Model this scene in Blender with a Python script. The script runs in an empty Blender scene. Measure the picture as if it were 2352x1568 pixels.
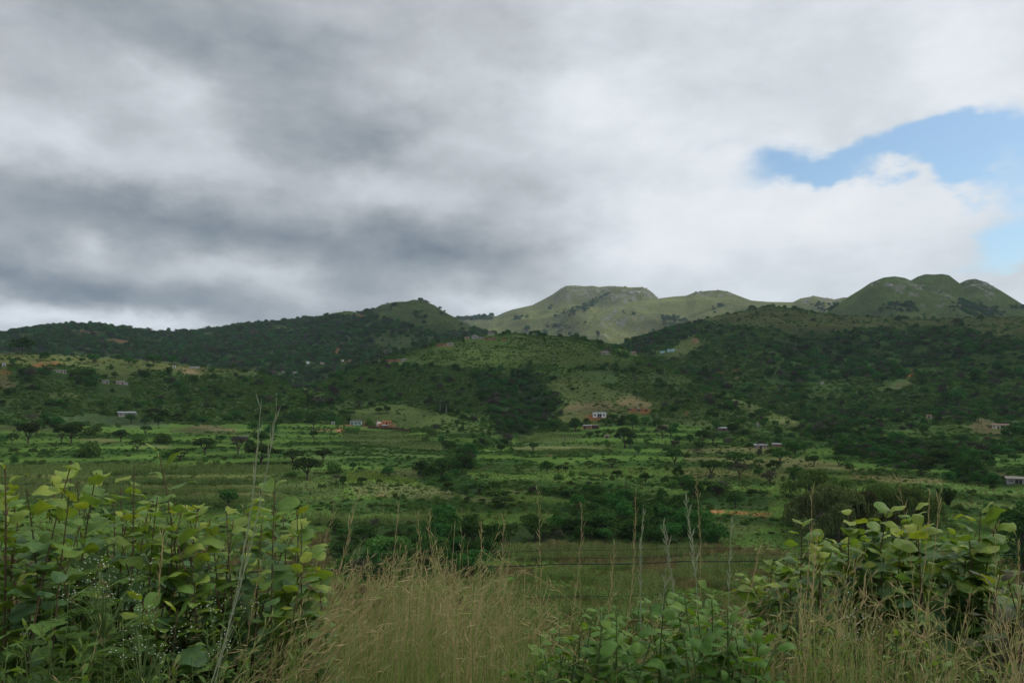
import bpy, math, random
import numpy as np
from mathutils import Vector

# ------------------------------------------------------------------ camera
S = bpy.context.scene
CAMZ = 1.7                        # eye height above the road verge
FD = 1828.3                       # focal length in units of a 2352 px wide frame
PITCH = math.radians(4.214)
cam_d = bpy.data.cameras.new("camera")
cam_d.sensor_width = 36.0
cam_d.lens = FD / 2352.0 * 36.0
cam_d.clip_start = 0.1
cam_d.clip_end = 30000
cam = bpy.data.objects.new("camera", cam_d)
S.collection.objects.link(cam)
cam.location = (0, 0, CAMZ)
cam.rotation_euler = (math.radians(90) + PITCH, 0, 0)
S.camera = cam
S.view_settings.view_transform = 'Standard'
S.view_settings.look = 'None'
S.view_settings.exposure = 0.0
S.view_settings.gamma = 1.0
S.view_settings.use_curve_mapping = False
S.cycles.max_bounces = 6
S.cycles.diffuse_bounces = 3
S.cycles.transmission_bounces = 3
S.cycles.transparent_max_bounces = 8
S.cycles.volume_bounces = 0

cP, sP = math.cos(PITCH), math.sin(PITCH)
def ray(x, y):
    """direction of a point of the view (2352 x 1568 frame) as azimuth, tangent of elevation"""
    X = (x - 1176.0) / FD
    Z = (784.0 - y) / FD
    dx, dy, dz = X, cP - Z * sP, sP + Z * cP
    return np.arctan2(dx, dy), dz / np.hypot(dx, dy)
def project(x, y, z):
    zz = z - CAMZ
    f = y * cP + zz * sP
    u = -y * sP + zz * cP
    f = np.where(f < 1e-3, 1e-3, f)
    return 1176.0 + FD * x / f, 784.0 - FD * u / f

# ------------------------------------------------------------------ sun
SUN_AZ, SUN_EL = math.radians(78), math.radians(44)
sun_d = bpy.data.lights.new("sun", 'SUN')
sun_d.energy = 3.4
sun_d.angle = math.radians(2.0)
sun_d.color = (1.0, 0.93, 0.80)
sun = bpy.data.objects.new("sun", sun_d)
S.collection.objects.link(sun)
sd = Vector((math.sin(SUN_AZ) * math.cos(SUN_EL), math.cos(SUN_AZ) * math.cos(SUN_EL), math.sin(SUN_EL)))
sun.rotation_euler = (-sd).to_track_quat('-Z', 'Y').to_euler()

# ------------------------------------------------------------------ world: nishita sky behind broken cloud
W = bpy.data.worlds.new("World")
S.world = W
W.use_nodes = True
nt = W.node_tree
nt.nodes.clear()
L = nt.links
def N(t, **k):
    n = nt.nodes.new(t)
    for a, v in k.items():
        setattr(n, a, v)
    return n
def M(op, a, b=None, c=None):
    n = N('ShaderNodeMath', operation=op)
    for i, v in enumerate((a, b, c)):
        if v is None:
            continue
        if isinstance(v, (int, float)):
            n.inputs[i].default_value = v
        else:
            L.new(v, n.inputs[i])
    return n.outputs[0]
tc = N('ShaderNodeTexCoord')
sep = N('ShaderNodeSeparateXYZ')
L.new(tc.outputs['Generated'], sep.inputs[0])
dx_, dy_, dz_ = sep.outputs
az_ = M('ARCTAN2', dx_, dy_)
el_ = M('ARCSINE', M('MINIMUM', M('MAXIMUM', dz_, -1.0), 1.0))
# cloud sheet coordinates: the deck is a plane overhead, so detail shrinks toward the horizon
den = M('ADD', M('MAXIMUM', dz_, 0.0), 0.14)
cu = M('DIVIDE', dx_, den)
cv = M('DIVIDE', dy_, den)
comb = N('ShaderNodeCombineXYZ')
L.new(cu, comb.inputs[0]); L.new(cv, comb.inputs[1])
def noise(vec, scale, detail, rough=0.5, loc=(0, 0, 0), sc=(1, 1, 1), dist=0.0, rot=0.0):
    mp = N('ShaderNodeMapping')
    mp.inputs['Location'].default_value = loc
    mp.inputs['Scale'].default_value = sc
    mp.inputs['Rotation'].default_value = (0, 0, rot)
    L.new(vec, mp.inputs['Vector'])
    n = N('ShaderNodeTexNoise')
    n.inputs['Scale'].default_value = scale
    n.inputs['Detail'].default_value = detail
    n.inputs['Roughness'].default_value = rough
    n.inputs['Distortion'].default_value = dist
    L.new(mp.outputs[0], n.inputs['Vector'])
    return n.outputs['Fac']
dirv = N('ShaderNodeMapping'); L.new(tc.outputs['Generated'], dirv.inputs['Vector']); dirv.inputs['Scale'].default_value = (1, 1, 1.7)
w1 = noise(dirv.outputs[0], 9.0, 8, 0.56, (3.1, 7.7, 0))
w2 = noise(dirv.outputs[0], 9.0, 8, 0.56, (13.4, 2.2, 5))
azw = M('ADD', az_, M('MULTIPLY', M('SUBTRACT', w1, 0.5), 0.16))
elw = M('ADD', el_, M('MULTIPLY', M('SUBTRACT', w2, 0.5), 0.09))
def lobe(x, y, rx, ry, rot=0.0, au=None, ev=None):
    """soft patch of cloud at a direction (given as frame position), radii in the same units"""
    a0, t0 = ray(x, y)
    e0 = math.atan(t0)
    a_ = M('SUBTRACT', au or azw, float(a0))
    e_ = M('SUBTRACT', ev or elw, float(e0))
    r = math.radians(rot)
    sx, sy = FD / rx, FD / ry
    p = M('MULTIPLY_ADD', a_, math.cos(r) * sx, M('MULTIPLY', e_, math.sin(r) * sx))
    q = M('MULTIPLY_ADD', e_, math.cos(r) * sy, M('MULTIPLY', a_, -math.sin(r) * sy))
    d2 = M('MULTIPLY_ADD', p, p, M('MULTIPLY', q, q))
    return M('POWER', 2.71828, M('MULTIPLY', d2, -1.0))
# broad brightness: dull to the left, bright to the right
grad = N('ShaderNodeMapRange')
grad.interpolation_type = 'SMOOTHSTEP'
L.new(azw, grad.inputs[0])
grad.inputs[1].default_value = -0.25; grad.inputs[2].default_value = 0.30
grad.inputs[3].default_value = 0.445; grad.inputs[4].default_value = 0.73
val = grad.outputs[0]
LOBES = [ # x, y, rx, ry, rot, amount
    (330, 30, 330, 110, -8, -.10), (640, 170, 270, 130, -15, -.08), (900, 60, 250, 60, 0, .02), (80, 90, 140, 100, 0, .05),
    (50, 275, 110, 90, 0, .15), (385, 225, 85, 70, 0, .17), (190, 345, 150, 50, 0, .17), (455, 370, 140, 45, 0, .15), (330, 150, 120, 30, -20, .05),
    (830, 320, 240, 60, 10, -.09), (620, 300, 120, 80, 0, -.05), (870, 435, 190, 42, 0, .17), (1000, 330, 120, 30, 10, .08), (320, 470, 240, 60, 0, -.12),
    (620, 540, 480, 60, 0, -.19), (1080, 600, 330, 70, 8, -.24), (1180, 470, 190, 60, 15, -.12), (60, 630, 240, 60, 0, -.17), (330, 690, 330, 45, 0, -.14),
    (205, 565, 55, 26, 0, .17), (500, 630, 150, 30, 0, .17), (640, 650, 60, 22, 0, .10), (690, 685, 120, 26, 0, .15), (130, 610, 60, 16, 0, .06), (50, 735, 140, 40, 0, .42), (320, 752, 120, 24, 0, .36), (1150, 712, 120, 24, 0, .22),
    (950, 190, 180, 60, 0, .10), (1330, 250, 150, 110, 0, .13), (1120, 40, 180, 60, 0, -.05), (1560, 60, 260, 60, 0, -.06), (1800, 190, 200, 60, 0, -.03),
    (1450, 540, 260, 90, 0, .20), (1900, 500, 330, 120, 0, .17), (2150, 90, 300, 100, 0, .05), (2200, 220, 150, 60, 0, .07), (1600, 330, 200, 90, 0, .07), (1780, 600, 130, 40, 0, -.06),
]
for (x, y, rx, ry, ro, am) in LOBES:
    val = M('MULTIPLY_ADD', lobe(x, y, rx, ry, ro), am, val)
n1 = noise(dirv.outputs[0], 4.6, 6, 0.48, (1.0, 4.0, 2), (1, 1, 1.15), 0.1)
n2 = noise(dirv.outputs[0], 10.0, 9, 0.57, (8.0, 1.5, 7), (1, 1, 1.1), 0.15)
n3 = noise(comb.outputs[0], 2.4, 6, 0.55, (2.0, 9.5, 7), (1, 1, 1), 0.3)
val = M('ADD', val, M('MULTIPLY', M('SUBTRACT', n1, 0.5), 0.30))
val = M('ADD', val, M('MULTIPLY', M('SUBTRACT', n2, 0.5), 0.25))
nb = noise(dirv.outputs[0], 6.5, 7, 0.5, (5.0, 3.3, 9), (1, 1, 1.2), 0.2)
bil = M('SUBTRACT', 1.0, M('MULTIPLY', M('ABSOLUTE', M('SUBTRACT', nb, 0.5)), 5.0))
val = M('ADD', val, M('MULTIPLY', M('SUBTRACT', M('MAXIMUM', bil, 0.0), 0.45), 0.05))
val = M('ADD', val, M('MULTIPLY', M('SUBTRACT', n3, 0.5), 0.10))
ramp = N('ShaderNodeValToRGB')
cr = ramp.color_ramp
stops = [(0.0, (.12, .155, .19)), (.20, (.19, .232, .28)), (.35, (.335, .372, .41)), (.5, (.49, .522, .56)), (.68, (.665, .712, .76)), (.85, (.82, .865, .915)), (1.0, (.93, .95, .98))]
cr.elements[0].position, cr.elements[0].color = stops[0][0], (*stops[0][1], 1)
cr.elements[1].position, cr.elements[1].color = stops[-1][0], (*stops[-1][1], 1)
for p, c in stops[1:-1]:
    e = cr.elements.new(p); e.color = (*c, 1)
nf = noise(dirv.outputs[0], 24.0, 8, 0.56, (1.0, 6.5, 2), (1, 1, 1.2), 0.2)
val = M('ADD', val, M('MULTIPLY', M('SUBTRACT', nf, 0.5), 0.12))
L.new(val, ramp.inputs[0])
# gap in the cloud
dn = M('MULTIPLY_ADD', M('SUBTRACT', noise(dirv.outputs[0], 9.0, 7, 0.52, (4, 4, 1)), 0.5), 0.13, el_)
da = M('MULTIPLY_ADD', M('SUBTRACT', noise(dirv.outputs[0], 9.0, 7, 0.52, (9, 2, 3)), 0.5), 0.13, az_)
gap = None
for (x, y, rx, ry, ro, am) in [(2300, 500, 130, 210, 0, 1.3), (2130, 350, 230, 60, 8, 1.1), (1850, 395, 150, 48, 15, 1.0), (2210, 330, 130, 50, 0, .5), (1650, 325, 70, 22, 0, .33), (2030, 480, 210, 80, 0, -1.3), (1900, 560, 240, 80, 0, -.9),
                               (1720, 640, 60, 26, 0, .42), (2290, 240, 120, 60, 0, -.5), (2080, 250, 150, 50, 0, -.3), (2310, 690, 150, 40, 0, -1.0), (2270, 455, 55, 22, 0, -.30)]:
    g = M('MULTIPLY', lobe(x, y, rx, ry, ro, da, dn), am)
    gap = g if gap is None else M('ADD', gap, g)
wisp = noise(dirv.outputs[0], 15.0, 9, 0.6, (2.5, 7.1, 4), (1, 1, 1.3), 0.3)
gap = M('ADD', gap, M('MULTIPLY', M('SUBTRACT', wisp, 0.5), 0.75))
gm = N('ShaderNodeMapRange')
gm.interpolation_type = 'SMOOTHSTEP'
L.new(gap, gm.inputs[0])
gm.inputs[1].default_value = 0.15; gm.inputs[2].default_value = 1.0
sky = N('ShaderNodeTexSky', sky_type='NISHITA')
sky.sun_disc = False
sky.sun_elevation = SUN_EL
sky.sun_rotation = SUN_AZ
SKYS = 0.1
boost = N('ShaderNodeMix', data_type='RGBA', blend_type='MULTIPLY')
boost.inputs[0].default_value = 1.0
L.new(sky.outputs[0], boost.inputs[6])
boost.inputs[7].default_value = (1.25, 1.40, 1.40, 1)
cl = N('ShaderNodeMix', data_type='RGBA', blend_type='MULTIPLY')
cl.inputs[0].default_value = 1.0
L.new(ramp.outputs[0], cl.inputs[6])
cl.inputs[7].default_value = (1 / SKYS, 1 / SKYS, 1 / SKYS, 1)
zen = N('ShaderNodeMapRange'); zen.interpolation_type = 'SMOOTHSTEP'
L.new(el_, zen.inputs[0])
zen.inputs[1].default_value = math.radians(30); zen.inputs[2].default_value = math.radians(75); zen.inputs[3].default_value = 1.0; zen.inputs[4].default_value = 2.1
zc_ = N('ShaderNodeCombineXYZ')
for i in range(3): L.new(zen.outputs[0], zc_.inputs[i])
zm = N('ShaderNodeMix', data_type='RGBA', blend_type='MULTIPLY'); zm.inputs[0].default_value = 1.0
L.new(cl.outputs[2], zm.inputs[6]); L.new(zc_.outputs[0], zm.inputs[7])
mixs = N('ShaderNodeMix', data_type='RGBA')
L.new(gm.outputs[0], mixs.inputs[0])
L.new(zm.outputs[2], mixs.inputs[6])
L.new(boost.outputs[2], mixs.inputs[7])
bg = N('ShaderNodeBackground')
bg.inputs['Strength'].default_value = SKYS
L.new(mixs.outputs[2], bg.inputs['Color'])
wo = N('ShaderNodeOutputWorld')
L.new(bg.outputs[0], wo.inputs['Surface'])
W.cycles.sampling_method = 'MANUAL'
W.cycles.sample_map_resolution = 512

# ------------------------------------------------------------------ helpers
rng = np.random.default_rng(7)
random.seed(7)
def link(o, parent=None):
    S.collection.objects.link(o)
    if parent is not None:
        o.parent = parent
    return o
def tag(o, label=None, cat=None, group=None, kind=None):
    if label: o["label"] = label
    if cat: o["category"] = cat
    if group: o["group"] = group
    if kind: o["kind"] = kind
    return o
def mesh_np(name, v, f, mat=None, smooth=True, uv=None, mats=None, mi=None):
    """v (n,3), f (m,k) array with k = 3 or 4"""
    me = bpy.data.meshes.new(name)
    v = np.asarray(v, dtype=np.float32); f = np.asarray(f, dtype=np.int32)
    k = f.shape[1]
    me.vertices.add(len(v)); me.vertices.foreach_set("co", v.ravel())
    me.loops.add(f.size); me.loops.foreach_set("vertex_index", f.ravel())
    me.polygons.add(len(f))
    me.polygons.foreach_set("loop_start", np.arange(0, f.size, k, dtype=np.int32))
    me.polygons.foreach_set("use_smooth", np.full(len(f), smooth, dtype=bool))
    for m in (mats or ([mat] if mat else [])):
        me.materials.append(m)
    if mi is not None:
        me.polygons.foreach_set("material_index", np.asarray(mi, dtype=np.int32))
    if uv is not None:
        ul = me.uv_layers.new(name="UVMap")
        ul.data.foreach_set("uv", np.asarray(uv, dtype=np.float32)[f.ravel()].ravel())
    me.update(calc_edges=True)
    return me
class MB:
    """collects quads / triangles (triangles stored as degenerate-free separate list)"""
    def __init__(self):
        self.v, self.f = [], []
        self.n = 0
    def add(self, v, f):
        self.v.append(np.asarray(v, dtype=np.float32)); self.f.append(np.asarray(f, dtype=np.int32) + self.n)
        self.n += len(v)
    def box(self, c, s, rz=0.0):
        c = np.array(c); s = np.array(s) / 2
        p = np.array([(x, y, z) for z in (-1, 1) for (x, y) in ((-1, -1), (1, -1), (1, 1), (-1, 1))]) * s
        if rz:
            p = p @ np.array([[math.cos(rz), math.sin(rz), 0], [-math.sin(rz), math.cos(rz), 0], [0, 0, 1]])
        self.add(p + c, [(3, 2, 1, 0), (4, 5, 6, 7), (0, 1, 5, 4), (1, 2, 6, 5), (2, 3, 7, 6), (3, 0, 4, 7)])
    def tube(self, pts, rad, n=6):
        pts = np.asarray(pts, dtype=float); rad = np.broadcast_to(np.asarray(rad, dtype=float), (len(pts),))
        d = np.gradient(pts, axis=0); d /= np.linalg.norm(d, axis=1)[:, None] + 1e-9
        ref = np.array([0, 0, 1.0]) if abs(d[0][2]) < 0.9 else np.array([1.0, 0, 0])
        a = np.cross(d, ref); a /= np.linalg.norm(a, axis=1)[:, None] + 1e-9
        b = np.cross(d, a)
        t = np.arange(n) * 2 * math.pi / n
        v = pts[:, None] + rad[:, None, None] * (np.cos(t)[None, :, None] * a[:, None] + np.sin(t)[None, :, None] * b[:, None])
        f = []
        for i in range(len(pts) - 1):
            for j in range(n):
                k = (j + 1) % n
                f.append((i * n + j, i * n + k, (i + 1) * n + k, (i + 1) * n + j))
        self.add(v.reshape(-1, 3), f)
    def mesh(self, name, mat, smooth=False):
        return mesh_np(name, np.concatenate(self.v), np.concatenate(self.f), mat, smooth)
    def obj(self, name, mat, parent=None, smooth=False):
        return link(bpy.data.objects.new(name, self.mesh(name, mat, smooth)), parent)
# value noise in numpy
def _hash(ix, iy, seed):
    h = (ix.astype(np.int64) * 374761393 + iy.astype(np.int64) * 668265263 + seed * 1274126177) & 0xFFFFFFFF
    h = ((h ^ (h >> 13)) * 1274126177) & 0xFFFFFFFF
    return ((h ^ (h >> 16)) & 0xFFFF) / 65535.0
def vnoise(x, y, seed=0):
    ix, iy = np.floor(x), np.floor(y)
    fx, fy = x - ix, y - iy
    fx = fx * fx * fx * (fx * (fx * 6 - 15) + 10); fy = fy * fy * fy * (fy * (fy * 6 - 15) + 10)
    a, b = _hash(ix, iy, seed), _hash(ix + 1, iy, seed)
    c, d = _hash(ix, iy + 1, seed), _hash(ix + 1, iy + 1, seed)
    return (a + (b - a) * fx) * (1 - fy) + (c + (d - c) * fx) * fy
def fbm(x, y, oct=4, seed=0, gain=0.5):
    s, a, t = 0, 1.0, 0
    for i in range(oct):
        s = s + a * vnoise(x, y, seed + i * 17); t += a
        x, y, a = x * 2.03 + 5.1, y * 2.03 + 1.7, a * gain
    return s / t          # 0..1

# ------------------------------------------------------------------ terrain heights on a polar grid round the camera foot
AZ = np.concatenate([np.radians(np.linspace(-180, -50, 40, endpoint=False)), np.radians(np.linspace(-50, -37, 40, endpoint=False)),
                     np.radians(np.linspace(-37, 37, 820, endpoint=False)), np.radians(np.linspace(37, 50, 40, endpoint=False)), np.radians(np.linspace(50, 180, 41))])
RR = np.concatenate([np.linspace(0.5, 2, 4, endpoint=False), np.geomspace(2, 90, 120, endpoint=False), np.geomspace(90, 1000, 420, endpoint=False), np.geomspace(1000, 5200, 330, endpoint=False), np.geomspace(5200, 9000, 20)])
A2, R2 = np.meshgrid(AZ, RR, indexing='ij')
X2, Y2 = R2 * np.sin(A2), R2 * np.cos(A2)
# base: road verge, bank, valley floor, rising fields (distance, height relative to the eye)
BASE = np.array([(0, -1.7), (4, -1.72), (6.5, -1.95), (12, -3.8), (30, -10.2), (60, -19), (90, -25.5), (140, -33.5), (200, -39.5), (230, -38.8), (260, -37), (300, -34.7), (350, -32.6), (420, -28.8),
                 (500, -24.6), (600, -18.5), (700, -12.5), (900, -4), (1200, 20), (1600, 30), (9000, 40)])
def base_z(r):
    return np.interp(r, BASE[:, 0], BASE[:, 1])
bz = base_z(R2)
for _ in range(1):
    bz[:, 1:-1] = 0.25 * bz[:, :-2] + 0.5 * bz[:, 1:-1] + 0.25 * bz[:, 2:]
bz = bz + (fbm(X2 / 70, Y2 / 70, 3, 3) - 0.5) * 4.5 * np.clip((R2 - 60) / 200, 0, 1) + (fbm(X2 / 9, Y2 / 9, 3, 5) - 0.5) * 0.7 * np.clip((R2 - 8) / 30, 0, 1)
# terraces: small steps down the field slopes between 230 m and 560 m
def terrace(z, step, amt):
    k = z / step
    fr = k - np.floor(k)
    return (np.floor(k) + np.clip((fr - 0.62) / 0.38, 0, 1) * 0.75 + fr * 0.25) * step * amt + z * (1 - amt)
tm = np.clip((R2 - 225) / 40, 0, 1) * np.clip((620 - R2) / 60, 0, 1)
TST = 2.7 * (1 + .0 * R2)
wob = bz + (fbm(X2 / 90, Y2 / 90, 2, 8) - .5) * 2.2
bz = bz * (1 - tm) + (terrace(wob, 2.3, .9) - wob + bz) * tm
RISER = np.clip((wob / 2.3 - np.floor(wob / 2.3) - .55) / .12, 0, 1) * tm

LAYERS = {  # crest points (frame x, y, distance), distance of the foot, fall length behind
 'mountain': dict(pts=[(-200, 770, 4300), (600, 760, 4300), (1000, 742, 4300), (1043, 730, 4300), (1130, 724, 4300), (1140, 726, 4250), (1158, 717.5, 4200), (1176, 711, 4200), (1223, 700.5, 4200), (1248, 687.5, 4200), (1271, 675, 4200), (1288, 662.5, 4200), (1301, 656, 4200),
        (1321, 655.5, 4200), (1346, 657.5, 4200), (1361, 656, 4200), (1376, 659, 4200), (1401, 656.5, 4150), (1426, 658, 4100), (1446, 660, 4100), (1476, 659, 4050), (1491, 666, 4050), (1503, 676, 4150), (1512, 685.5, 4250), (1540, 700, 4350), (1600, 725, 4400), (1700, 760, 4400), (2000, 800, 4400), (2700, 820, 4400)],
        foot=2700, back=900, amp=190, ns=700),
 'domed_mountain': dict(pts=[(1960, 735, 2800), (2040, 675, 2800), (2080, 650, 2820), (2093, 643.5, 2830), (2108, 635, 2850), (2126, 629.5, 2850), (2145, 630.5, 2850), (2164, 629, 2850), (2180, 632, 2850), (2204, 650.5, 2850), (2225, 670, 2800), (2255, 700, 2750), (2300, 735, 2700), (2400, 790, 2600)], foot=1750, back=500, amp=70, ns=380),
 'wooded_hill': dict(pts=[(-300, 775, 2100), (0, 766, 2100), (62, 758, 2100), (112, 750, 2150), (160, 746, 2200), (220, 746, 2200), (260, 752, 2200), (300, 758.5, 2200), (362, 765, 2200), (400, 763.5, 2200), (487, 759, 2200), (550, 747.5, 2200), (588, 743, 2200), (638, 740, 2150), (688, 735, 2150), (723, 731, 2200), (763, 719, 2200), (800, 714, 2200), (825, 717.5, 2150),
        (838, 720, 2100), (850, 714, 2050), (875, 700, 2050), (908, 693, 2050), (933, 692.5, 2050), (950, 688, 2050), (970, 690, 2050), (998, 701, 2000), (1025, 719, 1950), (1050, 731, 1900), (1075, 747, 1850), (1100, 760, 1800), (1118, 765, 1800), (1200, 790, 1700), (1500, 850, 1700), (2700, 900, 1700)], foot=1050, back=500, amp=46, ns=300),
 'bushy_hill': dict(pts=[(1180, 880, 1300), (1380, 818, 1350), (1433, 790, 1400), (1476, 777, 1400), (1526, 760, 1420), (1576, 747, 1450), (1626, 731, 1500), (1676, 722, 1500), (1726, 711, 1550), (1764, 704, 1550), (1814, 709, 1550), (1864, 716, 1550), (1904, 722, 1550), (1939, 726, 1550), (2014, 729, 1550), (2100, 733, 1550), (2164, 732, 1550), (2264, 729, 1550), (2352, 727, 1550), (2500, 735, 1550), (2800, 760, 1550)],
        foot=680, back=450, amp=34, ns=230),
 'village_hill': dict(pts=[(560, 960, 700), (700, 900, 800), (760, 868, 850), (838, 838, 900), (890, 820, 920), (938, 805, 940), (978, 792, 950), (1025, 782, 960), (1063, 779, 960), (1113, 770, 980), (1163, 765, 980), (1176, 765, 980), (1226, 770, 970), (1276, 772, 960), (1326, 775, 950), (1376, 784, 930), (1426, 796, 910), (1463, 812, 890), (1501, 832, 870), (1551, 850, 830), (1601, 873, 790), (1700, 912, 730), (1790, 950, 690), (1854, 980, 640), (1920, 1010, 580), (2000, 1050, 500)],
        foot=545, back=260, amp=9, ns=110),
 'plateau': dict(pts=[(-300, 812, 780), (0, 812, 780), (50, 812, 780), (120, 814, 790), (175, 819, 800), (237, 822, 800), (312, 827, 800), (375, 833, 800), (437, 842, 800), (475, 844, 800), (537, 847, 800), (588, 853, 790), (640, 872, 770), (700, 905, 720), (760, 940, 660), (850, 985, 600)],
        foot=590, back=240, amp=7, ns=90),
 'ridge_mountain': dict(pts=[(1130, 815, 3500), (1200, 790, 3600), (1260, 768, 3650), (1320, 742, 3700), (1370, 716, 3750), (1420, 700, 3800), (1470, 691, 3850), (1512, 685.5, 3900), (1546, 681, 3900), (1576, 679, 3900), (1596, 671, 3900), (1621, 668, 3900), (1651, 666, 3900), (1671, 669, 3900), (1688, 676, 3900), (1726, 690, 3900), (1764, 693, 3900), (1821, 694, 3900),
        (1839, 685, 3900), (1871, 679.5, 3900), (1896, 684, 3900), (1916, 687.5, 3900), (1939, 682.5, 3900), (2000, 690, 3900), (2400, 720, 3900), (2700, 740, 3900)], foot=2500, back=900, amp=120, ns=520),
 'front_dome': dict(pts=[(1760, 790, 2350), (1820, 762, 2400), (1860, 738, 2450), (1894, 720, 2500), (1916, 704, 2550), (1939, 687.5, 2600), (1976, 665, 2620), (2000, 649, 2620), (2030, 637, 2620), (2056, 634.5, 2620), (2078, 638, 2620), (2093, 644.5, 2600), (2115, 659, 2560), (2145, 688, 2500), (2180, 722, 2430), (2240, 780, 2350)], foot=1750, back=320, amp=46, ns=300),
 'far_dome': dict(pts=[(2120, 740, 2800), (2170, 685, 2900), (2195, 657, 2950), (2204, 650.5, 3000), (2220, 643, 3000), (2239, 640, 3000), (2264, 647.5, 3000), (2300, 668, 3000), (2351, 700, 3000), (2420, 735, 3000), (2700, 790, 3000)], foot=1850, back=450, amp=50, ns=300),
}
Z = bz.copy()
LID = np.zeros(Z.shape, dtype=np.int8)
LNAMES = ['valley_ground'] + list(LAYERS)
LU = {}
lim = np.clip((np.radians(75) - np.abs(A2)) / np.radians(30), 0, 1)
for li, (nm, d) in enumerate(LAYERS.items(), 1):
    p = np.array(d['pts'], dtype=float)
    a, t = ray(p[:, 0], p[:, 1])
    ca = AZ
    tt = np.interp(ca, a, t); D = np.interp(ca, a, p[:, 2])
    zf = base_z(np.full_like(D, d['foot'])) - 3
    ft = np.minimum(d['foot'], D - 40)
    if nm in ('village_hill', 'plateau'):
        # these spurs die out where their crest line ends
        ends = np.clip(np.minimum(ca - a[0], a[-1] - ca) / 0.03, 0, 1) if nm == 'village_hill' else np.clip((a[-1] - ca) / 0.03, 0, 1)
    elif nm == 'front_dome' or nm == 'domed_mountain':
        ends = np.clip(np.minimum(ca - a[0], a[-1] - ca) / 0.03, 0, 1)
    elif nm == 'far_dome' or nm == 'ridge_mountain':
        ends = np.clip((ca - a[0]) / 0.03, 0, 1)
    elif nm == 'bushy_hill':
        ends = np.clip((ca - a[0]) / 0.05, 0, 1)
    else:
        ends = np.ones_like(ca)
    corr = np.zeros_like(D)
    for it in range(5):
        zc = D * tt + corr
        u = (R2 - ft[:, None]) / (D - ft)[:, None]
        uc = np.clip(u, 0, 1)
        Sx = 0.5 * uc + 0.5 * uc * uc * (3 - 2 * uc)
        w = np.clip((R2 - D[:, None]) / d['back'], 0, 1)
        h = np.where(u <= 1, zf[:, None] + (zc - zf)[:, None] * Sx, zc[:, None] - (zc - zf)[:, None] * 0.8 * (w * w * (3 - 2 * w)))
        env = np.clip(4 * uc * (1 - uc), 0, 1)
        rdg = 1 - np.abs(2 * fbm(X2 / d['ns'], Y2 / d['ns'], 4, 11 + li) - 1)
        nz = (rdg - 0.8) * 1.2 + 0.6 * (fbm(X2 / d['ns'] * 3, Y2 / d['ns'] * 3, 3, 40 + li) - 0.5)
        h = h + nz * d['amp'] * env * (u <= 1) + (0.0)
        sl = h / R2
        m = np.max(np.where((u > 0.3) & (w < 0.4), sl, -9), axis=1)
        corr = corr + np.clip((tt - m) * D, -15, 15) * 0.9
    h = np.where(u < 0, zf[:, None] + u * 500, h)
    h = h - (1 - ends)[:, None] * (400 if li in (2, 7, 8, 9) else 120)
    h = h * lim + (1 - lim) * (-40)
    LU[nm] = uc
    win = h > Z
    LID[win] = li
    k = 0.004 * R2
    diff = h - Z
    g = np.clip(0.5 + 0.5 * diff / k, 0, 1)
    Z = Z * (1 - g) + h * g + k * g * (1 - g) * 0.6
# carve the stream gully that comes down the village hill and the one east of it
PX, PY = project(X2, Y2, Z + CAMZ)
def carve(line, wid, depth, rmin, rmax):
    global Z
    ln = np.array(line, dtype=float)
    gx = np.interp(PY, ln[:, 1], ln[:, 0], left=-9999, right=-9999)
    m = np.exp(-((PX - gx) / wid) ** 2) * (R2 > rmin) * (R2 < rmax)
    yy = np.clip(np.minimum(PY - ln[0, 1], ln[-1, 1] - PY) / 40, 0, 1)
    Z = Z - depth * m * yy
carve([(1170, 830), (1215, 900), (1240, 950), (1215, 985), (1150, 1020), (1110, 1040)], 46, 6, 420, 960)
Z = Z - 0.0
PX, PY = project(X2, Y2, Z + CAMZ)

def zat(az, r):
    """terrain height (world) at azimuth, distance"""
    az = np.asarray(az, dtype=float); r = np.asarray(r, dtype=float)
    i = np.clip(np.searchsorted(AZ, az) - 1, 0, len(AZ) - 2); j = np.clip(np.searchsorted(RR, r) - 1, 0, len(RR) - 2)
    fa = np.clip((az - AZ[i]) / (AZ[i + 1] - AZ[i]), 0, 1); fr = np.clip((r - RR[j]) / (RR[j + 1] - RR[j]), 0, 1)
    z = (Z[i, j] * (1 - fa) + Z[i + 1, j] * fa) * (1 - fr) + (Z[i, j + 1] * (1 - fa) + Z[i + 1, j + 1] * fa) * fr
    return z + CAMZ
def zxy(x, y):
    return zat(np.arctan2(x, y), np.hypot(x, y))
def ground(x, y, rmin=60.0, rmax=8000.0):
    """where the line of sight through a frame position meets the terrain"""
    az, t = ray(x, y)
    i = int(np.clip(np.searchsorted(AZ, az) - 1, 0, len(AZ) - 2))
    fa = (az - AZ[i]) / (AZ[i + 1] - AZ[i])
    col = (Z[i] * (1 - fa) + Z[i + 1] * fa) - t * RR
    ok = np.where((col >= 0) & (RR >= rmin) & (RR <= rmax))[0]
    if len(ok) == 0:
        j = int(np.argmax(np.where((RR >= rmin) & (RR <= rmax), (Z[i] * (1 - fa) + Z[i + 1] * fa) / RR, -9)))
        r = RR[j]
    else:
        j = ok[0]
        r = RR[j] if j == 0 or col[j - 1] >= 0 else RR[j - 1] + (RR[j] - RR[j - 1]) * (-col[j - 1]) / (col[j] - col[j - 1])
    X, Y = r * math.sin(az), r * math.cos(az)
    return Vector((X, Y, float(zat(az, r)))), float(r)

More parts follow.
